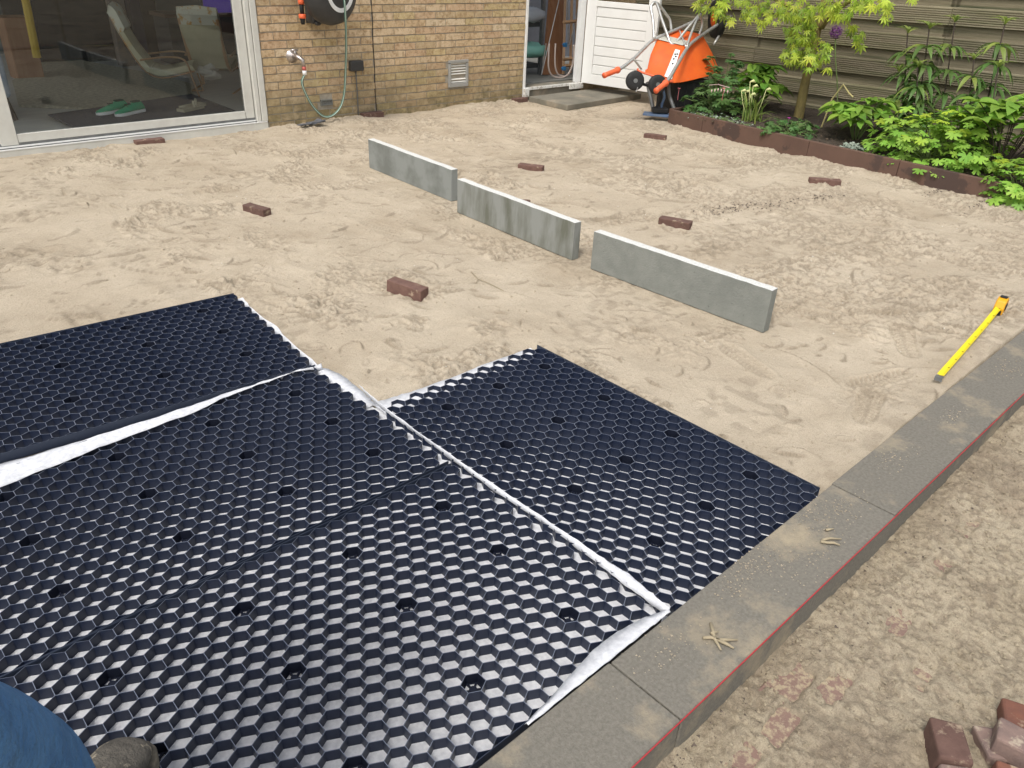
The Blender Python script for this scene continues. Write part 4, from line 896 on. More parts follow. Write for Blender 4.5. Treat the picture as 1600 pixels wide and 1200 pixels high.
hoopm = mat('cream_tube', (.62, .52, .46), rough=.4)
for k, (px, lab) in enumerate([([(858, 68), (857, 90), (857, 105), (861, 116), (870, 121), (882, 120), (890, 112), (896, 95), (899, 70)], 'outer cream plastic hoop standing in the shed doorway'),
                               ([(868, 68), (867, 90), (868, 106), (872, 116), (880, 119), (888, 117), (893, 106), (896, 90), (896, 70)], 'inner cream plastic hoop standing in the shed doorway')]):
    P_ = spline([PX(u, v_, y=6.60 + .03 * k) for u, v_ in px], 5); b = MB(); b.tube(P_, .0095, 8); tag(b.build('plastic_hoop', hoopm, smooth=True), lab, 'hoop', 'cream hoops in the shed')
for k, (u, v_) in enumerate([(883, 70), (881, 107)]):
    c_ = PX(u, v_, y=6.68); b = MB(); b.box((0, 0, 0), (.05, .03, .045)); b.box((-.03, 0, .005), (.03, .02, .015)); o = b.build('clamp', mat('blue_plastic', (.04, .20, .42), rough=.4), bevel=.006); o.location = c_; tag(o, ['upper blue clamp on the pine frame', 'lower blue clamp on the pine frame'][k], 'clamp', 'blue clamps')
t = empty('tripod_rods', PX(846, 117, y=6.9), label='thin grey metal rods leaning across the brown board', cat='rods'); o0 = t.location.copy()
for a, c_ in (((846, 117), (878, -20)), ((853, 68), (846, 117)), ((886, -5), (889, 70)), ((890, 70), (905, 8))):
    b = MB(); b.tube([PX(*a, y=6.72) - o0, PX(*c_, y=6.76) - o0], .006, 6); b.build('rod', M['steel'], t)

# door leaf, opened outward
Hg = Vector((6.945, 6.255, 0)); Oe = Vector((7.10, 5.40, 0)); d = (Oe - Hg); LW = d.length; ang = math.atan2(d.y, d.x)
t = empty('shed_door', Hg, ang, 'white boarded shed door standing open outward, small window at its top', 'door')
wp = mat('white_door_paint', (.84, .84, .81), (.80, .795, .765), 6, rough=.45)
def bl(b, x0, x1, y0, y1, z0, z1): b.box(((x0 + x1) / 2, (y0 + y1) / 2, (z0 + z1) / 2), (x1 - x0, y1 - y0, z1 - z0))
Z0 = .115
b = MB(); bl(b, .0, .125, -.02, .02, Z0, 2.15); bl(b, LW - .125, LW, -.02, .02, Z0, 2.15); bl(b, .125, LW - .125, -.02, .02, Z0, Z0 + .10); bl(b, .125, LW - .125, -.02, .02, .90, .955); bl(b, .125, LW - .125, -.02, .02, 2.05, 2.15); b.build('frame', wp, t, bevel=.003)
nz_ = 7; ph = (.895 - (Z0 + .105)) / nz_
for k in range(nz_):
    b = MB(); bl(b, .128, LW - .128, -.013, .013, Z0 + .105 + k * ph + .004, Z0 + .105 + (k + 1) * ph - .004); b.build('plank', wp, t, bevel=.004)
b = MB(); bl(b, .128, LW - .128, -.004, .004, Z0 + .101, .899); b.build('backing', mat('groove_grey', (.60, .60, .57), rough=.8), t)
b = MB(); bl(b, .125, LW - .125, -.004, .004, .9551, 2.049); b.build('pane', M['glass'], t)
# door step
a_ = [(6.06, 6.20), (6.05, 5.62), (6.72, 5.66), (7.34, 5.70), (7.22, 6.22)]
b = MB(); b.prism(a_, .055, (0, 0, -.015)); tag(b.build('door_step', M['stone'], bevel=.006), 'worn greenish stone paving slab in front of the shed doorway', 'step')
# ---------------------------------------------------------------- planter edging, soil, fence
E_ = [Vector((6.39, 4.60, .126)), Vector((6.335, 4.18, .134)), Vector((6.205, 3.05, .141)), Vector((6.195, 2.30, .135)), Vector((6.20, 1.45, .122)), Vector((6.21, .2, .12)), Vector((6.2, -2.5, .12))]
t = empty('planter_edging', E_[0], label='rusty brown corten steel edging along the planting bed', cat='edging')
def eb(a, c, th=.045, name='panel'):
    d = (c - a); n = Vector((-d.y, d.x, 0)).normalized() * (-th); o0 = E_[0]
    if n.x < 0: n = -n
    b = MB(); lo = -.1
    A, B_ = Vector((a.x, a.y, lo)), Vector((c.x, c.y, lo)); g = d.normalized() * .002
    b.hexa([A - o0 + g, B_ - o0 - g, B_ - o0 - g + n, A - o0 + g + n, Vector((a.x, a.y, a.z)) - o0 + g, Vector((c.x, c.y, c.z)) - o0 - g, Vector((c.x, c.y, c.z)) - o0 - g + n, Vector((a.x, a.y, a.z)) - o0 + g + n])
    b.build(name, M['rusty'], t, bevel=.003)
for i in range(len(E_) - 1): eb(E_[i], E_[i + 1])
eb(Vector((7.3, 4.60, .12)), Vector((6.44, 4.60, .126)))
X_ = axis([(6.2, 7.9, .015)]); Y_ = axis([(-2.5, 4.6, .03)]); g1, g2 = np.meshgrid(X_, Y_, indexing='ij')
tag(grid('bed_soil', X_, Y_, .095 + .03 * vn(g1, g2, 4, 61) + .03 * vn(g1, g2, 13, 62) + .015 * vn(g1, g2, 30, 63) + .03 * sst(6.5, 7.2, g1) - .3 * (g1 < np.interp(g2, [-2.5, .2, 1.45, 2.3, 3.05, 4.18, 4.6], [6.2, 6.21, 6.2, 6.195, 6.205, 6.335, 6.39]) + .02), M['soil']), kind='structure')
crumbs('bed_mulch', 1500, lambda: random.uniform(6.26, 7.6), lambda: random.uniform(.6, 4.55), lambda x, y: .11 + .02 * float(vn(x, y, 13, 62)), .006, .02, mat('mulch', (.12, .085, .055), (.04, .03, .02), 20, rough=.95))

XF = 7.75
f = empty('garden_fence', (XF, 2.0, 0), label='weathered horizontal board fence with ribbed boards behind the planting bed', cat='fence')
PER = .234; z0 = .505 - 2 * PER   # bottom of a ribbed board
def tiltz(y): return .018 * (3.4 - y)
segs = [(-2.6, -.8), (-.8, 1.0), (1.0, 2.8), (2.8, 4.62), (4.62, 6.26)]
for ya, yb in segs:
    for k in range(0, 8):
        zb = z0 + k * PER
        # ribbed board: 10 ribs
        b = MB(); n = 8; hh = .140; pr = []
        for i in range(n):
            z_ = -hh / 2 + hh * i / n; w = hh / n
            pr += [(0, z_ + .001), (0, z_ + w * .60), (.010, z_ + w * .66), (.010, z_ + w * .96)]
        pr = [(0.028, -hh / 2)] + [(p[0], p[1]) for p in pr] + [(.028, hh / 2)]
        L_ = yb - ya - .006; nn_ = len(pr)
        vs = [(p[0], -L_ / 2, p[1]) for p in pr] + [(p[0], L_ / 2, p[1]) for p in pr]
        fs = [(i, i + nn_, (i + 1) % nn_ + nn_, (i + 1) % nn_) for i in range(nn_)] + [tuple(range(nn_))[::-1], tuple(range(nn_, 2 * nn_))]
        b.add(vs, fs); o = b.build('ribbed_board', M['wood_fence'], f)
        yc = (ya + yb) / 2; o.location = (random.uniform(-.003, .003), yc - 2.0, zb + hh / 2 + tiltz(yc)); o.rotation_euler = (R(-1.03 + random.uniform(-.12, .12)), 0, 0)
        b = MB(); b.box((0, 0, 0), (.024, yb - ya - .004, .135)); o = b.build('back_board', M['wood_dark'], f); o.location = (.042, yc - 2.0, zb - .047 + tiltz(yc)); o.rotation_euler = (R(-1.03), 0, 0)
    b = MB(); b.box((.036, ya - 2.0, 1.0), (.012, .07, 2.0)); b.build('post', M['wood_dark'], f)
b = MB(); b.box((.13, -.1 + .0, .9), (.02, 9.2, 2.1)); b.build('backing', M['wood_dark'], f)

# ---------------------------------------------------------------- vegetation
def leafmesh(kind, mt):
    b = MB()
    if kind == 'lance':   # long pointed
        n = 7; vs = []
        for i in range(n + 1):
            t_ = i / n; w = .13 * math.sin(math.pi * min(1, t_ * .96 + .03)) ** .9; z = .28 * t_ - .42 * t_ ** 2.2
            vs += [(t_, -w, z + .05 * w * 3), (t_, 0, z - .01), (t_, w, z + .05 * w * 3)]
        fs = [(i * 3 + k, i * 3 + 3 + k, i * 3 + 4 + k, i * 3 + 1 + k) for i in range(n) for k in range(2)]; b.add(vs, fs)
    elif kind == 'narrow':
        n = 7; vs = []
        for i in range(n + 1):
            t_ = i / n; w = .105 * math.sin(math.pi * min(1, t_ * .95 + .04)); z = .30 * t_ - .75 * t_ ** 2.4
            vs += [(t_, -w, z + w * .3), (t_, 0, z - .01), (t_, w, z + w * .3)]
        fs = [(i * 3 + k, i * 3 + 3 + k, i * 3 + 4 + k, i * 3 + 1 + k) for i in range(n) for k in range(2)]; b.add(vs, fs)
    elif kind == 'broad':
        n = 7; vs = []
        for i in range(n + 1):
            t_ = i / n; w = .25 * math.sin(math.pi * min(1, t_ ** .8 * .97 + .02)); z = .12 * t_ - .30 * t_ ** 2
            vs += [(t_, -w, z + w * .25), (t_, 0, z - .015), (t_, w, z + w * .25)]
        fs = [(i * 3 + k, i * 3 + 3 + k, i * 3 + 4 + k, i * 3 + 1 + k) for i in range(n) for k in range(2)]; b.add(vs, fs)
    elif kind == 'maple':
        angs = [-125, -80, -40, 0, 40, 80, 125]; lens = [.40, .72, .92, 1.0, .92, .72, .40]
        for a, l in zip(angs, lens):
            a = R(a); d_ = Vector((math.cos(a), math.sin(a), 0)); s_ = Vector((-d_.y, d_.x, 0)); w = .118 * (l ** .5)
            dr = lambda q: Vector((0, 0, -.25 * (q * l) ** 2))
            b.add([d_ * 0, d_ * l * .25 + s_ * w * .62 + dr(.25), d_ * l * .55 + s_ * w + dr(.55), d_ * l + dr(1.05), d_ * l * .55 - s_ * w + dr(.55), d_ * l * .25 - s_ * w * .62 + dr(.25)], [(0, 5, 4, 2, 1), (4, 3, 2)])
    elif kind == 'lobed':
        angs = [-140, -90, -42, 0, 42, 90, 140]; vs = [(0, 0, 0)]; 
        for i, a in enumerate(angs):
            for da, rr_ in ((-17, .50), (-10, .93), (-2, .86), (3, 1.0), (11, .90), (17, .52)):
                q = R(a + da * 1.15); rr2 = rr_ * (.9 if abs(a) > 120 else 1); vs.append((rr2 * math.cos(q), rr2 * math.sin(q), -.18 * rr2 ** 2 + .08 * math.cos(R(a + da) * 3.5)))
        b.add(vs, [(0, i, i + 1) for i in range(1, len(vs) - 1)])
    elif kind == 'small':
        b.add([(0, 0, 0), (.5, -.28, .05), (1, 0, -.1), (.5, .28, .05)], [(0, 1, 2, 3)])
    elif kind == 'strap':
        n = 8; vs = []
        for i in range(n + 1):
            t_ = i / n; w = .022 * (1 - t_ ** 3 * .9); z = t_ * .95 - .25 * t_ ** 3; x = .35 * t_ ** 2.2
            vs += [(x, -w, z), (x - .006, 0, z), (x, w, z)]
        fs = [(i * 3 + k, i * 3 + 3 + k, i * 3 + 4 + k, i * 3 + 1 + k) for i in range(n) for k in range(2)]; b.add(vs, fs)
    me = b.mesh('leaf', mt, smooth=(kind not in ('maple', 'small'))); return me
_lm = {}
def LM(kind, mk):
    if (kind, mk) not in _lm: _lm[(kind, mk)] = leafmesh(kind, M[mk])
    return _lm[(kind, mk)]
def leaf(parent, kind, mk, loc, yaw, pitch, roll, size):
    o = bpy.data.objects.new('leaf', LM(kind, mk)); link(o, parent); o.location = loc
    o.rotation_mode = 'ZYX'; o.rotation_mode = 'XYZ'
    q = Euler((roll, pitch, yaw), 'XYZ'); o.rotation_euler = q; o.scale = (size,) * 3; return o
def leafstuff(parent, name, kind, mk, items):
    me = LM(kind, mk); src = np.array([v.co[:] for v in me.vertices]); pol = [tuple(p.vertices) for p in me.polygons]; b = MB()
    for loc, yaw, pitch, roll, size in items:
        Q = np.array(Euler((roll, pitch, yaw), 'XYZ').to_matrix()); b.add((src @ Q.T) * size + np.array(loc), pol)
    o = b.build(name, M[mk], parent, smooth=False); return tag(o, kind='stuff')
ru = random.uniform

# Japanese maple
tb = Vector((7.26, 3.75, .10))
t = empty('maple_tree', tb, label='yellow green Japanese maple with slim ochre trunk in the planting bed', cat='tree')
P_ = [PX(1246, 190, x=7.26), PX(1250, 170, x=7.26), PX(1258, 130, x=7.26), PX(1266, 95, x=7.25), PX(1276, 55, x=7.24), PX(1284, 20, x=7.22), PX(1292, -20, x=7.2)]
P_[0].z -= .08
b = MB(); b.tube([p - tb for p in spline(P_, 5)], [.050 - .0009 * i for i in range(31)], 12); b.build('trunk', M['bark'], t, smooth=True)
br = [[PX(1254, 150, x=7.27), PX(1262, 105, x=7.30), PX(1262, 60, x=7.32), PX(1250, 10, x=7.35), PX(1235, -40, x=7.35)],
      [PX(1284, 42, x=7.22), PX(1300, 22, x=7.15), PX(1330, 0, x=7.05), PX(1380, -30, x=6.95)],
      [PX(1276, 55, x=7.24), PX(1262, 30, x=7.1), PX(1225, 5, x=7.0), PX(1160, -25, x=6.9), PX(1110, -20, x=6.9)],
      [PX(1292, -20, x=7.2), PX(1320, -90, x=7.1), PX(1290, -160, x=7.0)]]
for q in br:
    s_ = spline(q, 5); b = MB(); b.tube([p - tb for p in s_], [.028 - .018 * i / len(s_) for i in range(len(s_))], 8); b.build('branch', M['bark'], t, smooth=True)
# clusters: (u, v, ru, rv, x-depth, n, yellow share)
CL = [(1110, 5, 28, 16, 6.85, 26, .45), (1150, 12, 30, 20, 6.9, 26, .3), (1200, 10, 35, 22, 6.8, 30, .45), (1212, 28, 16, 12, 6.8, 10, .9), (1190, 38, 12, 8, 6.8, 5, 1), (1255, 12, 35, 25, 6.9, 40, .3), (1250, 45, 25, 25, 6.95, 40, .15), (1262, 72, 27, 22, 6.95, 44, .25),
      (1240, 88, 20, 16, 6.9, 20, .35), (1285, 82, 14, 18, 6.9, 16, .4), (1258, 98, 26, 10, 6.88, 14, .6), (1295, 105, 5, 6, 6.85, 3, 1), (1310, 8, 30, 18, 6.85, 26, .6), (1350, 2, 35, 12, 6.8, 24, .6), (1328, 38, 10, 16, 6.85, 9, .5), (1345, 60, 9, 13, 6.85, 7, .2), (1338, 52, 8, 10, 6.85, 4, .2),
      (1385, 12, 9, 20, 6.8, 9, .6), (1384, 26, 6, 6, 6.8, 3, .8), (1426, -2, 5, 6, 6.8, 3, 1), (1300, 18, 20, 15, 6.8, 14, .7), (1168, 28, 6, 10, 6.8, 4, 1), (1142, 36, 3, 5, 6.75, 2, 1), (1120, 26, 5, 6, 6.8, 3, .8)]
cnt = 0; extra = {'maple': [], 'maple_y': []}
for (u, v_, a, c_, xd, n, ys) in CL:
    for _ in range(int(n * 1.25)):
        r_ = math.sqrt(random.random()); th = ru(0, 6.283)
        p = PX(u + a * r_ * math.cos(th), v_ + c_ * r_ * math.sin(th), x=xd + ru(-.12, .15)) - tb
        q_ = ('maple_y' if random.random() < ys * .9 else 'maple', p, ru(2.2, 5.2), ru(.5, 1.35), ru(-.5, .5), ru(.050, .080)); cnt += 1
        if cnt % 5 < 3 and cnt < 500: leaf(t, 'maple', *q_)
        else: extra[q_[0]].append(q_[1:])
for mk in ('maple', 'maple_y'):
    it = []
    for _ in range(420 if mk == 'maple' else 200):
        y = ru(2.3, 5.3); x = 7.0 + ru(-.55, .5); z = 1.22 + .9 * random.random() + .1 * abs(y - 3.7)
        it.append((Vector((x, y, z)) - tb, ru(0, 6.28), ru(.2, 1.2), ru(-.5, .5), ru(.045, .075)))
    leafstuff(t, 'upper_foliage', 'maple', mk, it + extra[mk])

def stems(parent, b_pts, r, mk='stem', name='stem'):
    b = MB(); b.tube(b_pts, r, 6); return b.build(name, M[mk], parent, smooth=True)
def bush(name, base, label, kind, mk, ns, hgt, spread, lpn, size, mk2=None, sh2=.3, group=None, droop=.5, up=.5, stem='stem', yawc=None):
    """stems radiating from a base, each carrying a loose rosette of leaves"""
    t = empty(name, base, 0, label, 'plant', group)
    for i in range(ns):
        a = ru(0, 6.283); s_ = math.sqrt(random.random()) * spread; h = hgt * (1 - .45 * (s_ / spread) ** 2) * ru(.8, 1.08)
        tip = Vector((math.cos(a) * s_, math.sin(a) * s_, h)); mid = tip * .5 + Vector((0, 0, h * .15))
        stems(t, spline([(tip.x * .1, tip.y * .1, -.03), mid, tip], 4), .004, stem)
        for k in range(lpn):
            yw = a + ru(-.5, .5) + k * 2 * math.pi / lpn; pt = ru(.0, droop) - up * .4
            f_ = 1 if k < lpn * .7 else ru(.6, .9)
            m_ = mk2 if (mk2 and random.random() < sh2) else mk
            leaf(t, kind, m_, tip * f_ if f_ == 1 else tip * f_ + Vector((0, 0, .03)), yw, pt, ru(-.3, .3), size * ru(.75, 1.15))
    return t
def mound(name, base, label, kind, mk, n, rad, size, mk2=None, sh2=.3, cat='plant', tilt=.6, hz=1., group=None, topfn=None):
    t = empty(name, base, 0, label, cat, group); b = MB()
    for i in range(n):
        while True:
            d_ = Vector((ru(-1, 1), ru(-1, 1), ru(-.15, 1)))
            if .2 < d_.length < 1: break
        d_.normalize(); q = ru(.72, 1.03)
        p = Vector((d_.x * rad[0] * q, d_.y * rad[1] * q, max(.01, d_.z) * rad[2] * q))
        yw = math.atan2(d_.y, d_.x) + ru(-.6, .6); pt = (1 - d_.z) * tilt + ru(-.3, .35)
        m_ = mk2 if (mk2 and (topfn(d_) if topfn else random.random() < sh2)) else mk
        leaf(t, kind, m_, p, yw, pt, ru(-.35, .35), size * ru(.7, 1.2))
        if i % 4 == 0: b.tube([(p.x * .15, p.y * .15, 0), (p.x * .6, p.y * .6, p.z * .7), tuple(p)], .003, 5)
    b.build('stems', M['stem'], t)
    # inner shaded leaf mass
    it = []
    for _ in range(n):
        d_ = Vector((ru(-1, 1), ru(-1, 1), ru(0, 1))); 
        if d_.length > 1: continue
        it.append((Vector((d_.x * rad[0] * .8, d_.y * rad[1] * .8, d_.z * rad[2] * .75)), ru(0, 6.28), ru(-.3, .9), ru(-.4, .4), size * ru(.7, 1.1)))
    leafstuff(t, 'inner_leaves', kind, mk, it)
    return t
SZ0 = .11
def gp(u, v, z=SZ0): p = PX(u, v, z=z); return Vector((p.x, p.y, z))
# bright geranium mound hanging over the edging
def yt(d_): return d_.z > .35 and random.random() < .18 + .45 * (d_.z > .7) * random.random()
mound('geranium', (6.62, 2.22, .10), 'bright lime green geranium mound spilling over the steel edging', 'lobed', 'geran', 290, (.44, .55, .40), .056, 'geran_y', cat='plant', topfn=yt)
mound('geranium', (6.34, 1.47, .03), 'lime green geranium clump under the hydrangea at the right edge', 'lobed', 'geran', 110, (.27, .33, .30), .058, 'geran_y', topfn=lambda d_: d_.z > .4 and random.random() < .2)
mound('low_geranium', (6.40, 2.78, .10), 'small grey green rosette at the left foot of the bright geranium', 'lobed', 'silver', 16, (.10, .10, .06), .045)
bush('hydrangea', gp(1560, 262), 'tall bright green shrub with large pointed leaves at the right edge', 'broad', 'helle_b', 28, .52, .44, 7, .17, 'helle', .35, droop=.5, up=.6, stem='dstem')
bush('hellebore', gp(1338, 215), 'leafy hellebore clump right of the maple trunk', 'broad', 'helle_b', 19, .36, .28, 7, .14, 'helle', .5, droop=.6)
bush('peony', gp(1178, 172), 'leafy green clump left of the maple trunk', 'broad', 'helle', 22, .42, .30, 7, .15, 'helle_b', .2, droop=.6)
mound('bleeding_heart', (6.78, 4.33, .10), 'ferny bleeding heart arching in front of the orange wheelbarrow', 'lobed', 'fern', 110, (.34, .34, .42), .055, 'darkleaf', .3)
bush('bleeding_heart_sprays', (6.95, 4.42, .2), 'loose ferny sprays rising before the orange tray', 'lobed', 'fern', 12, .42, .34, 5, .05, droop=.6)
mound('cranesbill', gp(1232, 205), 'dark fine leaved cranesbill with one magenta flower below the trunk', 'lobed', 'fern', 90, (.36, .26, .10), .035, 'darkleaf', .4)
mound('green_shrublet', gp(1450, 185), 'darker green leaves behind the bright geranium mound', 'lobed', 'darkleaf', 60, (.25, .35, .22), .09, 'fern', .5)
mound('small_maple_seedling', gp(1128, 165), 'yellow green seedling with toothed leaves at the left of the bed', 'lobed', 'geran', 14, (.12, .12, .13), .06)
mound('silver_groundcover', (6.50, 4.22, .10), 'silvery grey groundcover behind the steel edging corner', 'small', 'silver', 150, (.16, .34, .05), .028)
mound('silver_groundcover', (6.42, 3.86, .10), 'silvery grey groundcover left of the faded daffodils', 'small', 'silver', 90, (.12, .16, .04), .026)
# daffodils
dc = gp(1175, 188); t = empty('daffodil_clump', dc, 0, 'clump of faded daffodils with flopped strap leaves behind the edging', 'plant')
for i in range(34): leaf(t, 'strap', 'daff', (ru(-.07, .07), ru(-.07, .07), -.02), ru(0, 6.28), ru(-.1, .25) if i < 26 else ru(.7, 1.1), 0, ru(.22, .38))
fm = mat('pale_bud', (.62, .64, .30), rough=.7)
for i in range(6):
    b = MB(); x_, y_ = ru(-.12, .12), ru(-.14, .14); z_ = ru(.22, .34); b.tube([(x_, y_, z_), (x_ + .02, y_ - .02, z_ + .01), (x_ + .045, y_ - .03, z_ - .005)], [.006, .014, .004], 6); b.tube([(x_ * .3, y_ * .3, 0), (x_ * .8, y_ * .8, z_ * .6), (x_, y_, z_)], .003, 5); b.build('bud', fm, t, smooth=True)
# allium
ab = gp(1310, 196); t = empty('allium', ab, 0, 'single purple allium globe on a tall thin stem', 'flower')
top = PX(1306, 50, x=ab.x - .02) - ab; s_ = spline([(0, 0, -.05), Vector((top.x * .4, top.y * .4, top.z * .4)), Vector((top.x * .8, top.y * .8, top.z * .75)), top], 6)
stems(t, s_, .006); al = mat('purple_floret', (.18, .05, .22), (.26, .09, .30), 60, rough=.8)
b = MB()
for i in range(260):
    d_ = Vector((random.gauss(0, 1), random.gauss(0, 1), random.gauss(0, 1))).normalized(); p = top + d_ * ru(.035, .058); o_ = d_.orthogonal().normalized() * .007; q_ = d_.cross(o_)
    b.add([p - o_, p - q_, p + o_, p + q_, p + d_ * .004], [(0, 1, 4), (1, 2, 4), (2, 3, 4), (3, 0, 4)])
    if i % 4 == 0: b.add([top, top + o_ * .15, p], [(0, 1, 2)])
tag(b.build('flower_head', al, t), kind=None)
# bent dry stalk
A = gp(1283, 200); b = MB(); b.tube([A, PX(1300, 155, x=A.x), PX(1318, 132, x=A.x), PX(1326, 145, x=A.x - .03), PX(1333, 152, x=A.x - .05)], .007, 6); tag(b.build('dry_stalk', mat('straw', (.42, .36, .16), rough=.8)), 'bent straw coloured stalk by the hellebore', 'stalk')
# lilies: stems with whorls
def lily(u, vb, vt, x, lab, wh, lean=0, r=.16):
    base = PX(u, vb, x=x); base.z = .10; top = PX(u + lean, vt, x=x); t = empty('lily', base, 0, lab, 'plant', 'whorled lilies by the fence')
    tv = top - base; s_ = spline([(0, 0, -.03), tv * .5 + Vector((.01, .0, 0)), tv], 6); stems(t, s_, .0055, 'dstem')
    for w in range(wh):
        f_ = .22 + .78 * w / max(1, wh - 1); p = tv * f_; n = 11 if w < wh - 1 else 7; a0 = ru(0, 6)
        for k in range(n):
            topw = w == wh - 1
            leaf(t, 'narrow', 'lily_y' if (topw or (w == wh - 2 and random.random() < .4)) else 'lily', p + Vector((0, 0, ru(-.012, .012))), a0 + k * 6.283 / n + ru(-.15, .15), (-.75 if topw else ru(-.05, .25)), ru(-.2, .2), (r * .62 if topw else r * ru(.8, 1.1)))
    return t
lily(1418, 175, 52, 7.25, 'whorled lily stem, leftmost by the fence', 5, 0, .18)
lily(1438, 178, 45, 7.2, 'tallest whorled lily stem of the left group', 6, 14, .20)
lily(1478, 175, 35, 7.35, 'whorled lily stem leaning left of the tall right one', 5, 14, .18)
lily(1405, 180, 112, 7.15, 'short dark whorled lily at the foot of the left group', 3, 0, .2)
lily(1440, 182, 105, 7.1, 'short whorled lily behind the bright geranium', 4, -6, .19)
lily(1545, 170, 38, 7.3, 'tall whorled lily stem near the right edge', 6, 25, .2)
lily(1522, 175, 92, 7.2, 'slim lily stem between the two tall right ones', 5, 0, .17)
lily(1560, 175, 105, 7.1, 'dark low lily before the tall right one', 3, 0, .19)
bush('climber', (7.5, 1.55, .7), 'round leaved climber tip at the right fence edge', 'broad', 'fern', 7, .25, .14, 4, .07)
# small flowers
def tiny(u, v_, x, mt, lab, n=5, name='flower'):
    p = PX(u, v_, x=x); b = MB()
    for k in range(n): a = k * 6.283 / n; b.add([(0, 0, 0), (math.cos(a) * .012 - .004 * math.sin(a), math.sin(a) * .012 + .004 * math.cos(a), .008), (math.cos(a) * .02, math.sin(a) * .02, .004), (math.cos(a) * .012 + .004 * math.sin(a), math.sin(a) * .012 - .004 * math.cos(a), .008)], [(0, 1, 2, 3)])
    b.tube([(0, 0, 0), (0, .0, -.10)], .002, 4); o = b.build(name, mt); o.location = p; return tag(o, lab, 'flower')
mg = mat('magenta_petal', (.55, .04, .40), rough=.6); pk = mat('pink_petal', (.75, .22, .24), rough=.6)
tiny(1233, 185, 6.72, mg, 'magenta cranesbill flower below the maple trunk')
b = MB(); p0 = PX(1131, 139, x=6.5)
for k in range(6):
    q = PX(1112 + k * 5, 140 + abs(k - 2), x=6.5) - p0; b.tube([q + Vector((0, 0, .012)), q, q - Vector((0, 0, .016))], [.003, .007, .002], 6)
b.tube([PX(1108, 133, x=6.52) - p0, PX(1122, 132, x=6.5) - p0, PX(1140, 137, x=6.5) - p0], .0025, 5)
o = b.build('bleeding_heart_flowers', mat('pale_pink', (.72, .52, .50), rough=.6)); o.location = p0; tag(o, 'row of pale pink bleeding heart flowers in the left leaves', 'flower')
tiny(1131, 139, 6.47, pk, 'pink bloom among the pale bleeding heart flowers', 8)
tiny(1061, 139, 6.52, pk, 'small pink bloom in front of the black crate', 6)
o = blob('magenta_bud', PX(1119, 0, x=7.3), (.001, .001, .001), mg, '', '') if False else None

# ---------------------------------------------------------------- wheelbarrow, hand truck, crates
def D(u, v_, d): return PX(u, v_, D=d if d < 7.45 else 7.45 + (d - 7.45) * .5)
org = D(1060, 90, 7.6); t = empty('wheelbarrow', org, 0, 'orange wheelbarrow stored upside down, grips pointing at the camera', 'wheelbarrow')
def L3(p): return p - org
# tray: rim down, base up (frustum with wall thickness)
rim = [D(1002, 109, 7.45), D(1052, 131, 7.35), D(1132, 112, 7.95), D(1085, 92, 8.05)]
base = [D(1018, 65, 7.62), D(1067, 77, 7.52), D(1106, 56, 7.95), D(1060, 46, 8.05)]
def roundloop(c, q=.16):
    out = []
    for i in range(4):
        p, a, n_ = c[i], c[i - 1], c[(i + 1) % 4]
        for k in range(5):
            f_ = k / 4; A_ = p.lerp(a, q); B_ = p.lerp(n_, q); out.append(A_.lerp(p, f_).lerp(p.lerp(B_, f_), f_))
    return out
rl, bl_ = roundloop(rim, .26), roundloop(base, .34)
b = MB(); n = len(rl); cen_b = sum(base, Vector()) / 4
cen_r = sum(rim, Vector()) / 4
lip = [cen_r + (p - cen_r) * 1.045 for p in rl]
rl2 = [p + (q - p) * .03 for p, q in zip(rl, bl_)]
vs = [L3(p) for p in lip] + [L3(p) for p in rl2] + [L3((cen_r + cen_b) * .5 + (p.lerp(q, .5) - (cen_r + cen_b) * .5) * 1.05) for p, q in zip(rl2, bl_)] + [L3(p) for p in bl_] + [L3(cen_b + (p - cen_b) * .93 + (cen_b - cen_r) * .03) for p in bl_]
fs = [(r_ * n + i, r_ * n + (i + 1) % n, (r_ + 1) * n + (i + 1) % n, (r_ + 1) * n + i) for r_ in range(4) for i in range(n)] + [tuple(4 * n + i for i in range(n))]
b.add(vs, fs); o = b.build('tray', M['orange'], t, smooth=True); sm = o.modifiers.new('s', 'SOLIDIFY'); sm.thickness = .006
bv = o.modifiers.new('b', 'BEVEL'); bv.width = .01; bv.segments = 2
# pale stiffener plate on the upturned bottom
def on_base(s_, r_): return base[0].lerp(base[1], s_).lerp(base[3].lerp(base[2], s_), r_)
up = (cen_b - cen_r).normalized() * .03
b = MB(); q = [on_base(.04, .06) + up, on_base(.96, .06) + up, on_base(.96, .30) + up, on_base(.04, .30) + up]; b.hexa([L3(p) for p in q] + [L3(p + up * .4) for p in q]); b.build('base_plate', mat('pale_plate', (.45, .44, .38), rough=.5), t)
# white label
def on_front(s_, h_): return rim[0].lerp(rim[1], s_).lerp(base[0].lerp(base[1], s_), h_)
fn_ = (rim[1] - rim[0]).cross(base[0] - rim[0]).normalized()
if fn_.dot(Vector(CAMP) - rim[0]) < 0: fn_ = -fn_
b = MB(); q = [on_front(.70, .08), on_front(.93, .08), on_front(.93, .93), on_front(.78, .93)]; b.hexa([L3(p + fn_ * .008) for p in q] + [L3(p + fn_ * .011) for p in q]); o_l = b.build('label', M['white'], t)
b = MB()
for s_, h_ in ((.82, .78), (.86, .72), (.82, .64), (.88, .80), (.83, .50)):
    c_ = on_front(s_, h_) + fn_ * .013; b.box(L3(c_), (.012, .012, .012))
b.build('label_print', M['darkplastic'], t)
def tb_(pts, r=.0165, name='tube', mt='steel', n=10): b = MB(); b.tube([L3(p) for p in spline(pts, 5)], r, n); b.build(name, M[mt], t, smooth=True)
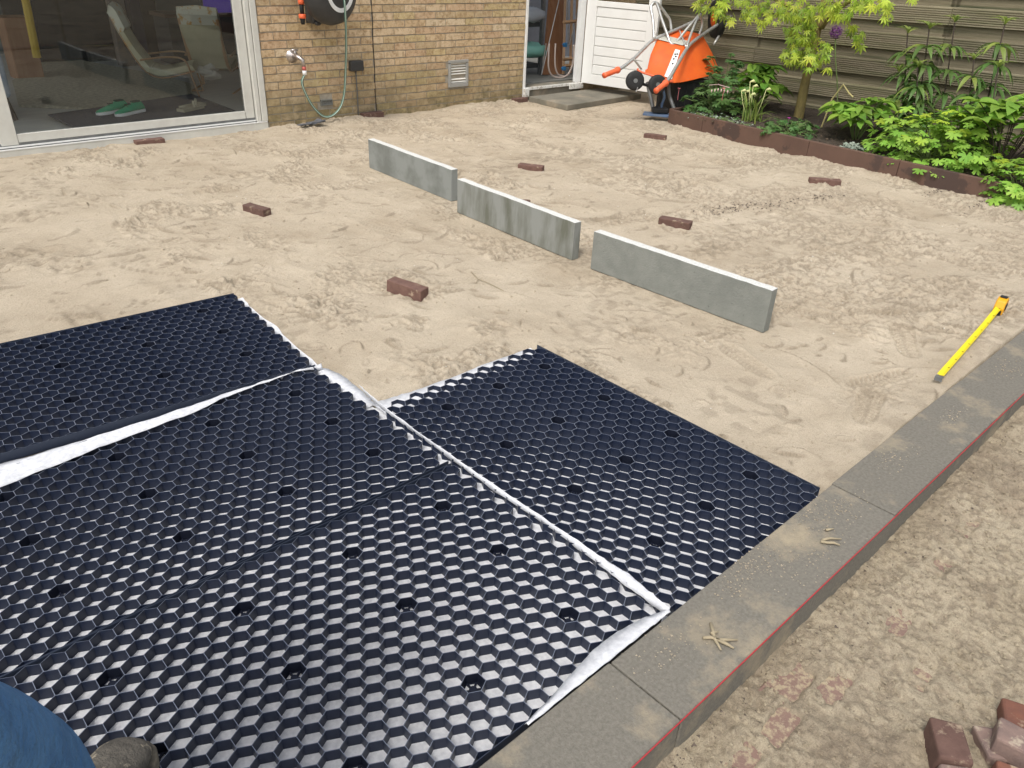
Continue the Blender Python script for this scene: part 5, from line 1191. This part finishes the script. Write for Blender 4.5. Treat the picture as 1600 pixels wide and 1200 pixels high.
tb_([D(962, 111, 7.2), D(976, 103, 7.25), D(992, 90, 7.35), D(1008, 74, 7.5), D(1022, 62, 7.6), D(1060, 45, 7.95), D(1092, 30, 8.3)], name='handle_tube')
tb_([D(1038, 132, 7.0), D(1046, 122, 7.05), D(1056, 105, 7.15), D(1072, 78, 7.4), D(1082, 66, 7.55), D(1110, 46, 7.95), D(1142, 26, 8.35)], name='handle_tube')
for a, c_ in (((944, 118, 7.1), (966, 109, 7.22)), ((1025, 142, 6.9), (1041, 129, 7.02))):
    A, B_ = D(*a), D(*c_); b = MB(); b.tube([L3(A), L3(A.lerp(B_, .15)), L3(A.lerp(B_, .85)), L3(A.lerp(B_, .9)), L3(B_)], [.026, .023, .024, .031, .030], 12); b.build('grip', M['salmon'], t, smooth=True)
tb_([D(1022, 62, 7.55), D(1020, 30, 7.55), D(1017, 12, 7.55), D(1022, 4, 7.56), D(1027, 8, 7.58), D(1034, 30, 7.62), D(1042, 52, 7.64), D(1047, 66, 7.62), D(1052, 69, 7.62), D(1060, 62, 7.66), D(1076, 42, 7.7), D(1092, 24, 7.75)], .014, 'leg')
tb_([D(1018, 8, 7.56), D(1028, 6, 7.7), D(1042, 24, 7.85), D(1047, 32, 7.9), D(1049, 48, 7.95)], .013, 'leg')
tb_([D(1073, 74, 7.42), D(1079, 55, 7.5), D(1092, 24, 7.7), D(1096, 28, 7.85), D(1097, 40, 7.95), D(1091, 58, 8.0)], .012, 'leg')
tb_([D(1072, 74, 7.5), D(1062, 48, 7.8)], .008, 'brace'); tb_([D(1140, 28, 8.35), D(1115, 70, 8.2)], .012, 'brace'); tb_([D(990, 92, 7.32), D(1002, 108, 7.4)], .010, 'brace')
tb_([D(996, 107, 7.35), D(1003, 113, 7.35), D(1052, 128, 7.3)], .010, 'brace', 'salmon')
wc = D(1120, 30, 8.3); axw = (D(1142, 26, 8.35) - D(1092, 30, 8.3)).normalized()
b = MB(); b.lathe([(.13, -.04), (.17, -.035), (.19, 0), (.17, .035), (.13, .04)], L3(wc), axw, 28); b.build('tyre', M['rubber'], t, smooth=True)
b = MB(); b.lathe([(.04, -.046), (.125, -.030), (.125, .030), (.04, .046)], L3(wc), axw, 20); b.build('wheel_rim', M['orange'], t, smooth=True)
# hand truck
org2 = D(1025, 178, 7.7); org2.z = 0; t = empty('hand_truck', org2, 0, 'folded hand truck with two black wheels and blue toe plate under the wheelbarrow', 'hand truck')
def L4(p): return p - org2
for u, v_, dd in ((992, 126, 7.25), (1027, 132, 7.3)):
    c_ = D(u, v_, dd); ax2 = Vector((-.55, -.80, .1)).normalized()
    b = MB(); b.lathe([(.035, -.022), (.07, -.026), (.086, -.016), (.088, 0), (.086, .016), (.07, .026), (.035, .022)], L4(c_), ax2, 24); b.build('wheel', M['rubber'], t, smooth=True)
    b = MB(); b.lathe([(.02, -.028), (.02, .028)], L4(c_), ax2, 12); b.build('hub', M['greysteel'], t)
def tb2(pts, r, mt, name): b = MB(); b.tube([L4(p) for p in spline(pts, 5)], r, 8); b.build(name, M[mt], t, smooth=True)
tb2([D(995, 128, 7.3), D(1010, 133, 7.4), D(1030, 138, 7.4)], .014, 'rubber', 'axle')
tb2([D(1028, 132, 7.4), D(1032, 148, 7.5), D(1030, 158, 7.6), D(1024, 170, 7.65)], .013, 'rubber', 'frame_tube')
tb2([D(1036, 140, 7.45), D(1038, 152, 7.55), D(1034, 164, 7.65), D(1034, 174, 7.7)], .013, 'bluesteel', 'frame_tube')
tb2([D(998, 130, 7.3), D(996, 138, 7.25), D(994, 143, 7.2)], .006, 'steel', 'hook')
tb2([D(1012, 128, 7.7), D(1016, 150, 7.75), D(1021, 172, 7.75)], .020, 'greysteel', 'upright')
tb2([D(1046, 130, 7.6), D(1046, 148, 7.65), D(1054, 172, 7.65)], .019, 'greysteel', 'upright')
A, B_ = D(1004, 180, 7.66), D(1050, 186, 7.55); A.z = B_.z = .035; dd_ = (B_ - A).normalized(); nn2 = Vector((-dd_.y, dd_.x, 0)); b = MB()
b.hexa([L4(p) for p in (A, B_, B_ + nn2 * .12, A + nn2 * .12)] + [L4(p + Vector((0, 0, .022))) for p in (A, B_, B_ + nn2 * .12, A + nn2 * .12)]); b.build('toe_plate', M['bluesteel'], t, bevel=.004)
c_ = D(1031, 172, 7.68); b = MB(); b.box(L4(c_), (.15, .10, .05), (0, 0, R(-40))); b.build('foot_bracket', M['rubber'], t, bevel=.012)
c_ = D(1072, 150, 7.9); b = MB(); b.box((0, 0, .17), (.38, .34, .34)); 
for k in range(5): b.box((-.16 + k * .08, -.175, .17), (.012, .012, .32))
b.box((0, 0, .345), (.40, .36, .02)); o = b.build('black_crate', M['rubber'], bevel=.006); o.location = (c_.x + .05, c_.y + .08, .0); o.rotation_euler = (0, 0, R(-20)); tag(o, 'black plastic crate under the upturned wheelbarrow', 'crate')

# ---------------------------------------------------------------- tape measure
p = Vector((3.93, .835, sz(3.93, .835))); rz = math.atan2(.835 - .748, 3.90 - 3.01); t = empty('tape_measure', p, rz, 'yellow tape measure pulled out along the kerb on the sand', 'tape measure')
def tl(q): v_ = Vector(q) - p; v_.rotate(Euler((0, 0, -rz))); return v_
b = MB(); pf = [(-.045, 0), (.03, 0), (.042, .012), (.044, .04), (.03, .066), (.0, .074), (-.032, .062), (-.045, .03)]
b.prism([(x_, z_) for x_, z_ in pf], .042, (0, .021, .005), (1, 0, 0), (0, 0, 1)); b.build('housing', M['tapebody'], t, bevel=.006, seg=3)
b = MB(); b.prism([(-.018, .018), (.012, .016), (.018, .04), (.0, .052), (-.02, .044)], .002, (0, -.0212, .005), (1, 0, 0), (0, 0, 1)); b.build('emblem', M['rubber'], t); b = MB(); b.box((.004, .0, .0795), (.03, .03, .002)); b.build('lock_button', M['rubber'], t)
b = MB(); b.box((-.047, 0, .016), (.012, .032, .022)); b.build('mouth', M['rubber'], t)
n = 24; vs = []; blade = MB(); ticks = MB()
zs = sorted([0])
P0, P1_ = Vector((3.89, .832, .0)), Vector((3.008, .747, .0)); nrm_ = Vector((-(P1_ - P0).y, (P1_ - P0).x, 0)).normalized()
zmax = [max(sz(*(P0.lerp(P1_, i / n))[:2]) for i in range(k_, min(k_ + 3, n + 1))) for k_ in range(n + 1)]
for i in range(n + 1):
    q = P0.lerp(P1_, i / n); z_ = .034 + max(.0, .012 * (1 - i / 6)) + .024
    for s_, dz in ((-.0125, .0025), (0, 0), (.0125, .0025)): vs.append(tl(q + nrm_ * s_ + Vector((0, 0, z_ + dz))))
blade.add(vs, [(i * 3 + k, i * 3 + 1 + k, i * 3 + 4 + k, i * 3 + 3 + k) for i in range(n) for k in range(2)]); o = blade.build('blade', M['yellow'], t); o.modifiers.new('s', 'SOLIDIFY').thickness = .0008
for i in range(88):
    q = P0.lerp(P1_, (i + 1) / 90); z_ = .058 + max(.0, .012 * (1 - (i / 90 * n) / 6)); l_ = .010 if i % 10 == 0 else .005
    c_ = tl(q + nrm_ * (.0115 - l_ / 2) + Vector((0, 0, z_ + .0026))); ticks.box(c_, (.0012 if i % 10 else .004, l_, .0004), (0, 0, 0))
ticks.build('scale_marks', M['rubber'], t)
q = tl(P1_ + Vector((-.006, 0, .054))); b = MB(); b.box(q, (.016, .028, .003)); b.box(q + Vector((-.008, 0, -.008)), (.002, .028, .016)); b.build('end_hook', M['greysteel'], t)

# ---------------------------------------------------------------- twigs
tw = mat('dry_twig', (.40, .335, .22), (.30, .25, .165), 60, rough=.9)
def twig(c, z, segs, lab, r=.005):
    b = MB(); c = Vector(c)
    for s_ in segs: b.tube([(p_[0], p_[1], r + .002 + (p_[2] if len(p_) > 2 else 0)) for p_ in s_], [r * 1.0] * (len(s_) - 1) + [r * .5], 6)
    o = b.build('twig', tw, smooth=True); o.location = (c.x, c.y, z); return tag(o, lab, 'twig')
def seg(pxs, c, z): return [tuple((PX(u, v_, z=z) - c))[:2] for u, v_ in pxs]
c = PX(1122, 992, z=.048)
twig(c, .0465, [seg([(1098, 999), (1110, 998), (1122, 1002), (1133, 1002), (1152, 1002)], c, .048), seg([(1110, 976), (1114, 990), (1116, 1000), (1126, 1018)], c, .048), seg([(1118, 1001), (1134, 1008), (1146, 1015)], c, .048), seg([(1110, 992), (1122, 989)], c, .048)], 'pale forked dry twig on the kerb slab nearest the black grid', .0042)
c = PX(1295, 846, z=.048)
twig(c, .0465, [seg([(1282, 848), (1292, 850), (1302, 850), (1312, 854)], c, .048), seg([(1284, 846), (1296, 843), (1314, 844)], c, .048), seg([(1290, 830), (1302, 828)], c, .048)], 'smaller forked dry twig further along the kerb', .0038)
c = PX(760, 440, z=0)
twig(c, sz(c.x, c.y) + .004, [seg([(736, 425), (747, 436), (762, 442), (782, 452), (800, 462)], c, 0), seg([(748, 437), (742, 444)], c, 0)], 'thin dry twig on the open sand left of the nearest slab', .0018)
c = PX(820, 470, z=0)
twig(c, sz(c.x, c.y) + .004, [seg([(990, 212 + 0), (1000, 213)], c, 0)] if False else [seg([(815, 215), (840, 218), (866, 214)], PX(840, 216, z=0), 0)], '', .003) if False else None

# ---------------------------------------------------------------- person standing at the left edge (only shin and boot are in the photo)
def skin_body(name, verts, edges, radii, mt, parent, sub=2):
    me = bpy.data.meshes.new(name); me.from_pydata([tuple(v_) for v_ in verts], edges, []); me.update()
    o = bpy.data.objects.new(name, me); link(o, parent); me.materials.append(mt)
    sk = o.modifiers.new('skin', 'SKIN'); sv = me.skin_vertices[0].data if me.skin_vertices else None
    if sv is None:
        bpy.context.view_layer.objects.active = o; bpy.context.view_layer.update(); me.skin_vertices
    for i, r_ in enumerate(radii):
        me.skin_vertices[0].data[i].radius = (r_, r_) if not isinstance(r_, tuple) else r_
    me.skin_vertices[0].data[0].use_root = True
    sk.use_smooth_shade = True; sk.branch_smoothing = .5
    s_ = o.modifiers.new('sub', 'SUBSURF'); s_.levels = sub; s_.render_levels = sub
    return o
per = empty('person', (-.12, .82, .03), 0, 'person in blue jeans and muddy work boots standing at the left edge', 'person')
Z3 = .03
def pl_(x, y, z): return (x + .12, y - .82, z - Z3)
def P3(x, y, z): return pl_(x, y, z)
jean = mat('blue_denim', (.055, .155, .33), (.10, .24, .44), 9, 6, .85, .8, 16, col3=(.03, .08, .20), scale3=9, thr=(.52, .70), bdist=.03)
skinm = mat('skin', (.50, .30, .21), rough=.6); shirt = mat('grey_shirt', (.12, .13, .15), (.15, .16, .18), 12, rough=.9)
# torso, head and arms (skin) as one body
V_ = [P3(-.22, .74, .95), P3(-.22, .75, 1.12), P3(-.22, .76, 1.32), P3(-.22, .76, 1.47), P3(-.21, .77, 1.54), P3(-.20, .785, 1.64), P3(-.20, .79, 1.74),
      P3(-.12, .62, 1.44), P3(-.17, .54, 1.18), P3(-.22, .56, .98), P3(-.22, .60, .93), P3(-.36, .92, 1.44), P3(-.42, .98, 1.16), P3(-.36, 1.06, .94), P3(-.35, 1.09, .88)]
body = skin_body('body', V_, [(0, 1), (1, 2), (2, 3), (3, 4), (4, 5), (5, 6), (3, 7), (7, 8), (8, 9), (9, 10), (3, 11), (11, 12), (12, 13), (13, 14)],
                 [.13, .125, .14, .09, .055, .085, .08, .06, .042, .032, .028, .06, .042, .032, .028], skinm, per)
sv_ = [P3(-.22, .74, .90), P3(-.22, .75, 1.12), P3(-.22, .76, 1.32), P3(-.22, .76, 1.46), P3(-.12, .62, 1.44), P3(-.165, .55, 1.22), P3(-.36, .92, 1.44), P3(-.41, .97, 1.22)]
skin_body('shirt', sv_, [(0, 1), (1, 2), (2, 3), (3, 4), (4, 5), (3, 6), (6, 7)], [.15, .145, .165, .145, .095, .066, .095, .066], shirt, per)
b = MB(); b.lathe([(.02, .10), (.07, .085), (.098, .04), (.10, -.02), (.095, -.05)], P3(-.21, .78, 1.72), n=20); b.build('hair', mat('brown_hair', (.06, .035, .02), rough=.7), per, smooth=True)
b = MB(); fc = Vector(P3(-.20, .79, 1.66)); fd = Vector((.78, .62, 0)).normalized(); sdv = Vector((-fd.y, fd.x, 0))
b.tube([fc + fd * .085 + Vector((0, 0, .02)), fc + fd * .115 + Vector((0, 0, -.01)), fc + fd * .088 + Vector((0, 0, -.018))], [.008, .014, .010], 8)
for s_ in (-1, 1): b.lathe([(.004, -.012), (.022, -.006), (.026, .0), (.015, .008)], fc + sdv * s_ * .088, sdv * s_, 12)
b.build('nose_and_ears', skinm, per, smooth=True)
b = MB()
for s_ in (-1, 1): b.lathe([(.002, -.004), (.011, 0), (.002, .006)], fc + fd * .083 + sdv * s_ * .032 + Vector((0, 0, .02)), fd, 10)
b.box(fc + fd * .084 + Vector((0, 0, -.045)), (.012, .045, .007), (0, 0, math.atan2(fd.y, fd.x))); b.build('face_details', M['dstem'], per)
for (wx_, wy_, wz_, sgn) in ((-.22, .60, .93, 1), (-.35, 1.09, .88, -1)):
    wr = Vector(P3(wx_, wy_, wz_)); hv = [wr, wr + Vector((.015, .01, -.045)), wr + Vector((.02, .015, -.085))]; ed = [(0, 1), (1, 2)]; rd = [.026, .034, .032]
    for k in range(4):
        off = sdv * ((k - 1.5) * .02); b0 = len(hv); ln = [.066, .078, .074, .058][k]
        hv += [hv[2] + off + Vector((0, 0, -.012)), hv[2] + off + Vector((.006, .004, -.012 - ln * .5)), hv[2] + off + Vector((-.002, 0, -.012 - ln))]; ed += [(2, b0), (b0, b0 + 1), (b0 + 1, b0 + 2)]; rd += [.011, .0095, .008]
    b0 = len(hv); hv += [hv[1] + sdv * sgn * -.035 + fd * .012, hv[1] + sdv * sgn * -.045 + fd * .02 + Vector((0, 0, -.04))]; ed += [(1, b0), (b0, b0 + 1)]; rd += [.012, .010]
    skin_body('hand', hv, ed, rd, skinm, per, 1)
# jeans: hips and both legs in one piece; the right shin passes the lower left frame corner
JV = [P3(-.22, .74, .97), P3(-.22, .74, .88), P3(-.17, .72, .80), P3(-.055, .885, .50), P3(-.022, .93, .36), P3(-.014, .965, .22), P3(-.028, .965, .12), P3(-.30, .80, .80), P3(-.33, .80, .50), P3(-.34, .79, .30), P3(-.345, .78, .13)]
skin_body('jeans', JV, [(0, 1), (1, 2), (2, 3), (3, 4), (4, 5), (5, 6), (1, 7), (7, 8), (8, 9), (9, 10)], [.14, .13, .11, .10, .098, .094, .092, .10, .08, .078, .082], jean, per)
# boots
bootm = mat('muddy_nubuck', (.17, .15, .12), (.09, .08, .065), 22, 8, .85, .9, 45, col3=(.40, .34, .25), scale3=34, thr=(.58, .64), bdist=.02)
def boot(x, y, rz, z=.034):
    r = empty('boot', P3(x, y, z), rz); r.parent = per
    prof = [(-.13, .040, .115), (-.10, .048, .14), (-.04, .050, .135), (.0, .052, .115), (.035, .052, .098), (.05, .054, .100), (.068, .053, .088), (.083, .055, .090), (.10, .054, .082), (.12, .052, .078), (.14, .046, .068), (.16, .032, .052), (.168, .014, .036)]
    n = 16; vs = []
    for x_, w, h in prof:
        for k in range(n):
            a = 2 * math.pi * k / n; ca, sa = math.cos(a), math.sin(a); vs.append((x_, math.copysign(abs(ca) ** .75, ca) * w, .02 + (h - .02) * (.5 + .5 * math.copysign(abs(sa) ** .85, sa))))
    fs = [(i * n + k, (i + 1) * n + k, (i + 1) * n + (k + 1) % n, i * n + (k + 1) % n) for i in range(len(prof) - 1) for k in range(n)] + [tuple(range(n)), tuple((len(prof) - 1) * n + k for k in range(n))[::-1]]
    b = MB(); b.add(vs, fs); o = b.build('upper', bootm, r, smooth=True); sb = o.modifiers.new('s', 'SUBSURF'); sb.levels = 1; sb.render_levels = 1
    b = MB(); ol = [(p_[0] * 1.03, p_[1] * 1.10) for p_ in prof] + [(p_[0] * 1.03, -p_[1] * 1.10) for p_ in prof[::-1]]; b.prism(ol[::-1], .028, (0, 0, 0)); b.build('sole', mat('rubber_sole', (.05, .045, .04), (.2, .17, .12), 30, rough=.9), r, bevel=.004)
    b = MB(); b.tube(spline([(.01, .0, .10), (.0, .02, .135), (-.01, .03, .165), (.01, .045, .172), (.03, .05, .160)], 4), .0045, 6); b.build('lace', mat('dark_lace', (.06, .055, .04), rough=.9), r, smooth=True)
    b = MB(); b.tube([(-.075, 0, .10), (-.075, 0, .22)], [.062, .058], 14); b.build('shaft', bootm, r, smooth=True)
boot(.030, 1.045, R(38)); boot(-.30, .86, R(50))
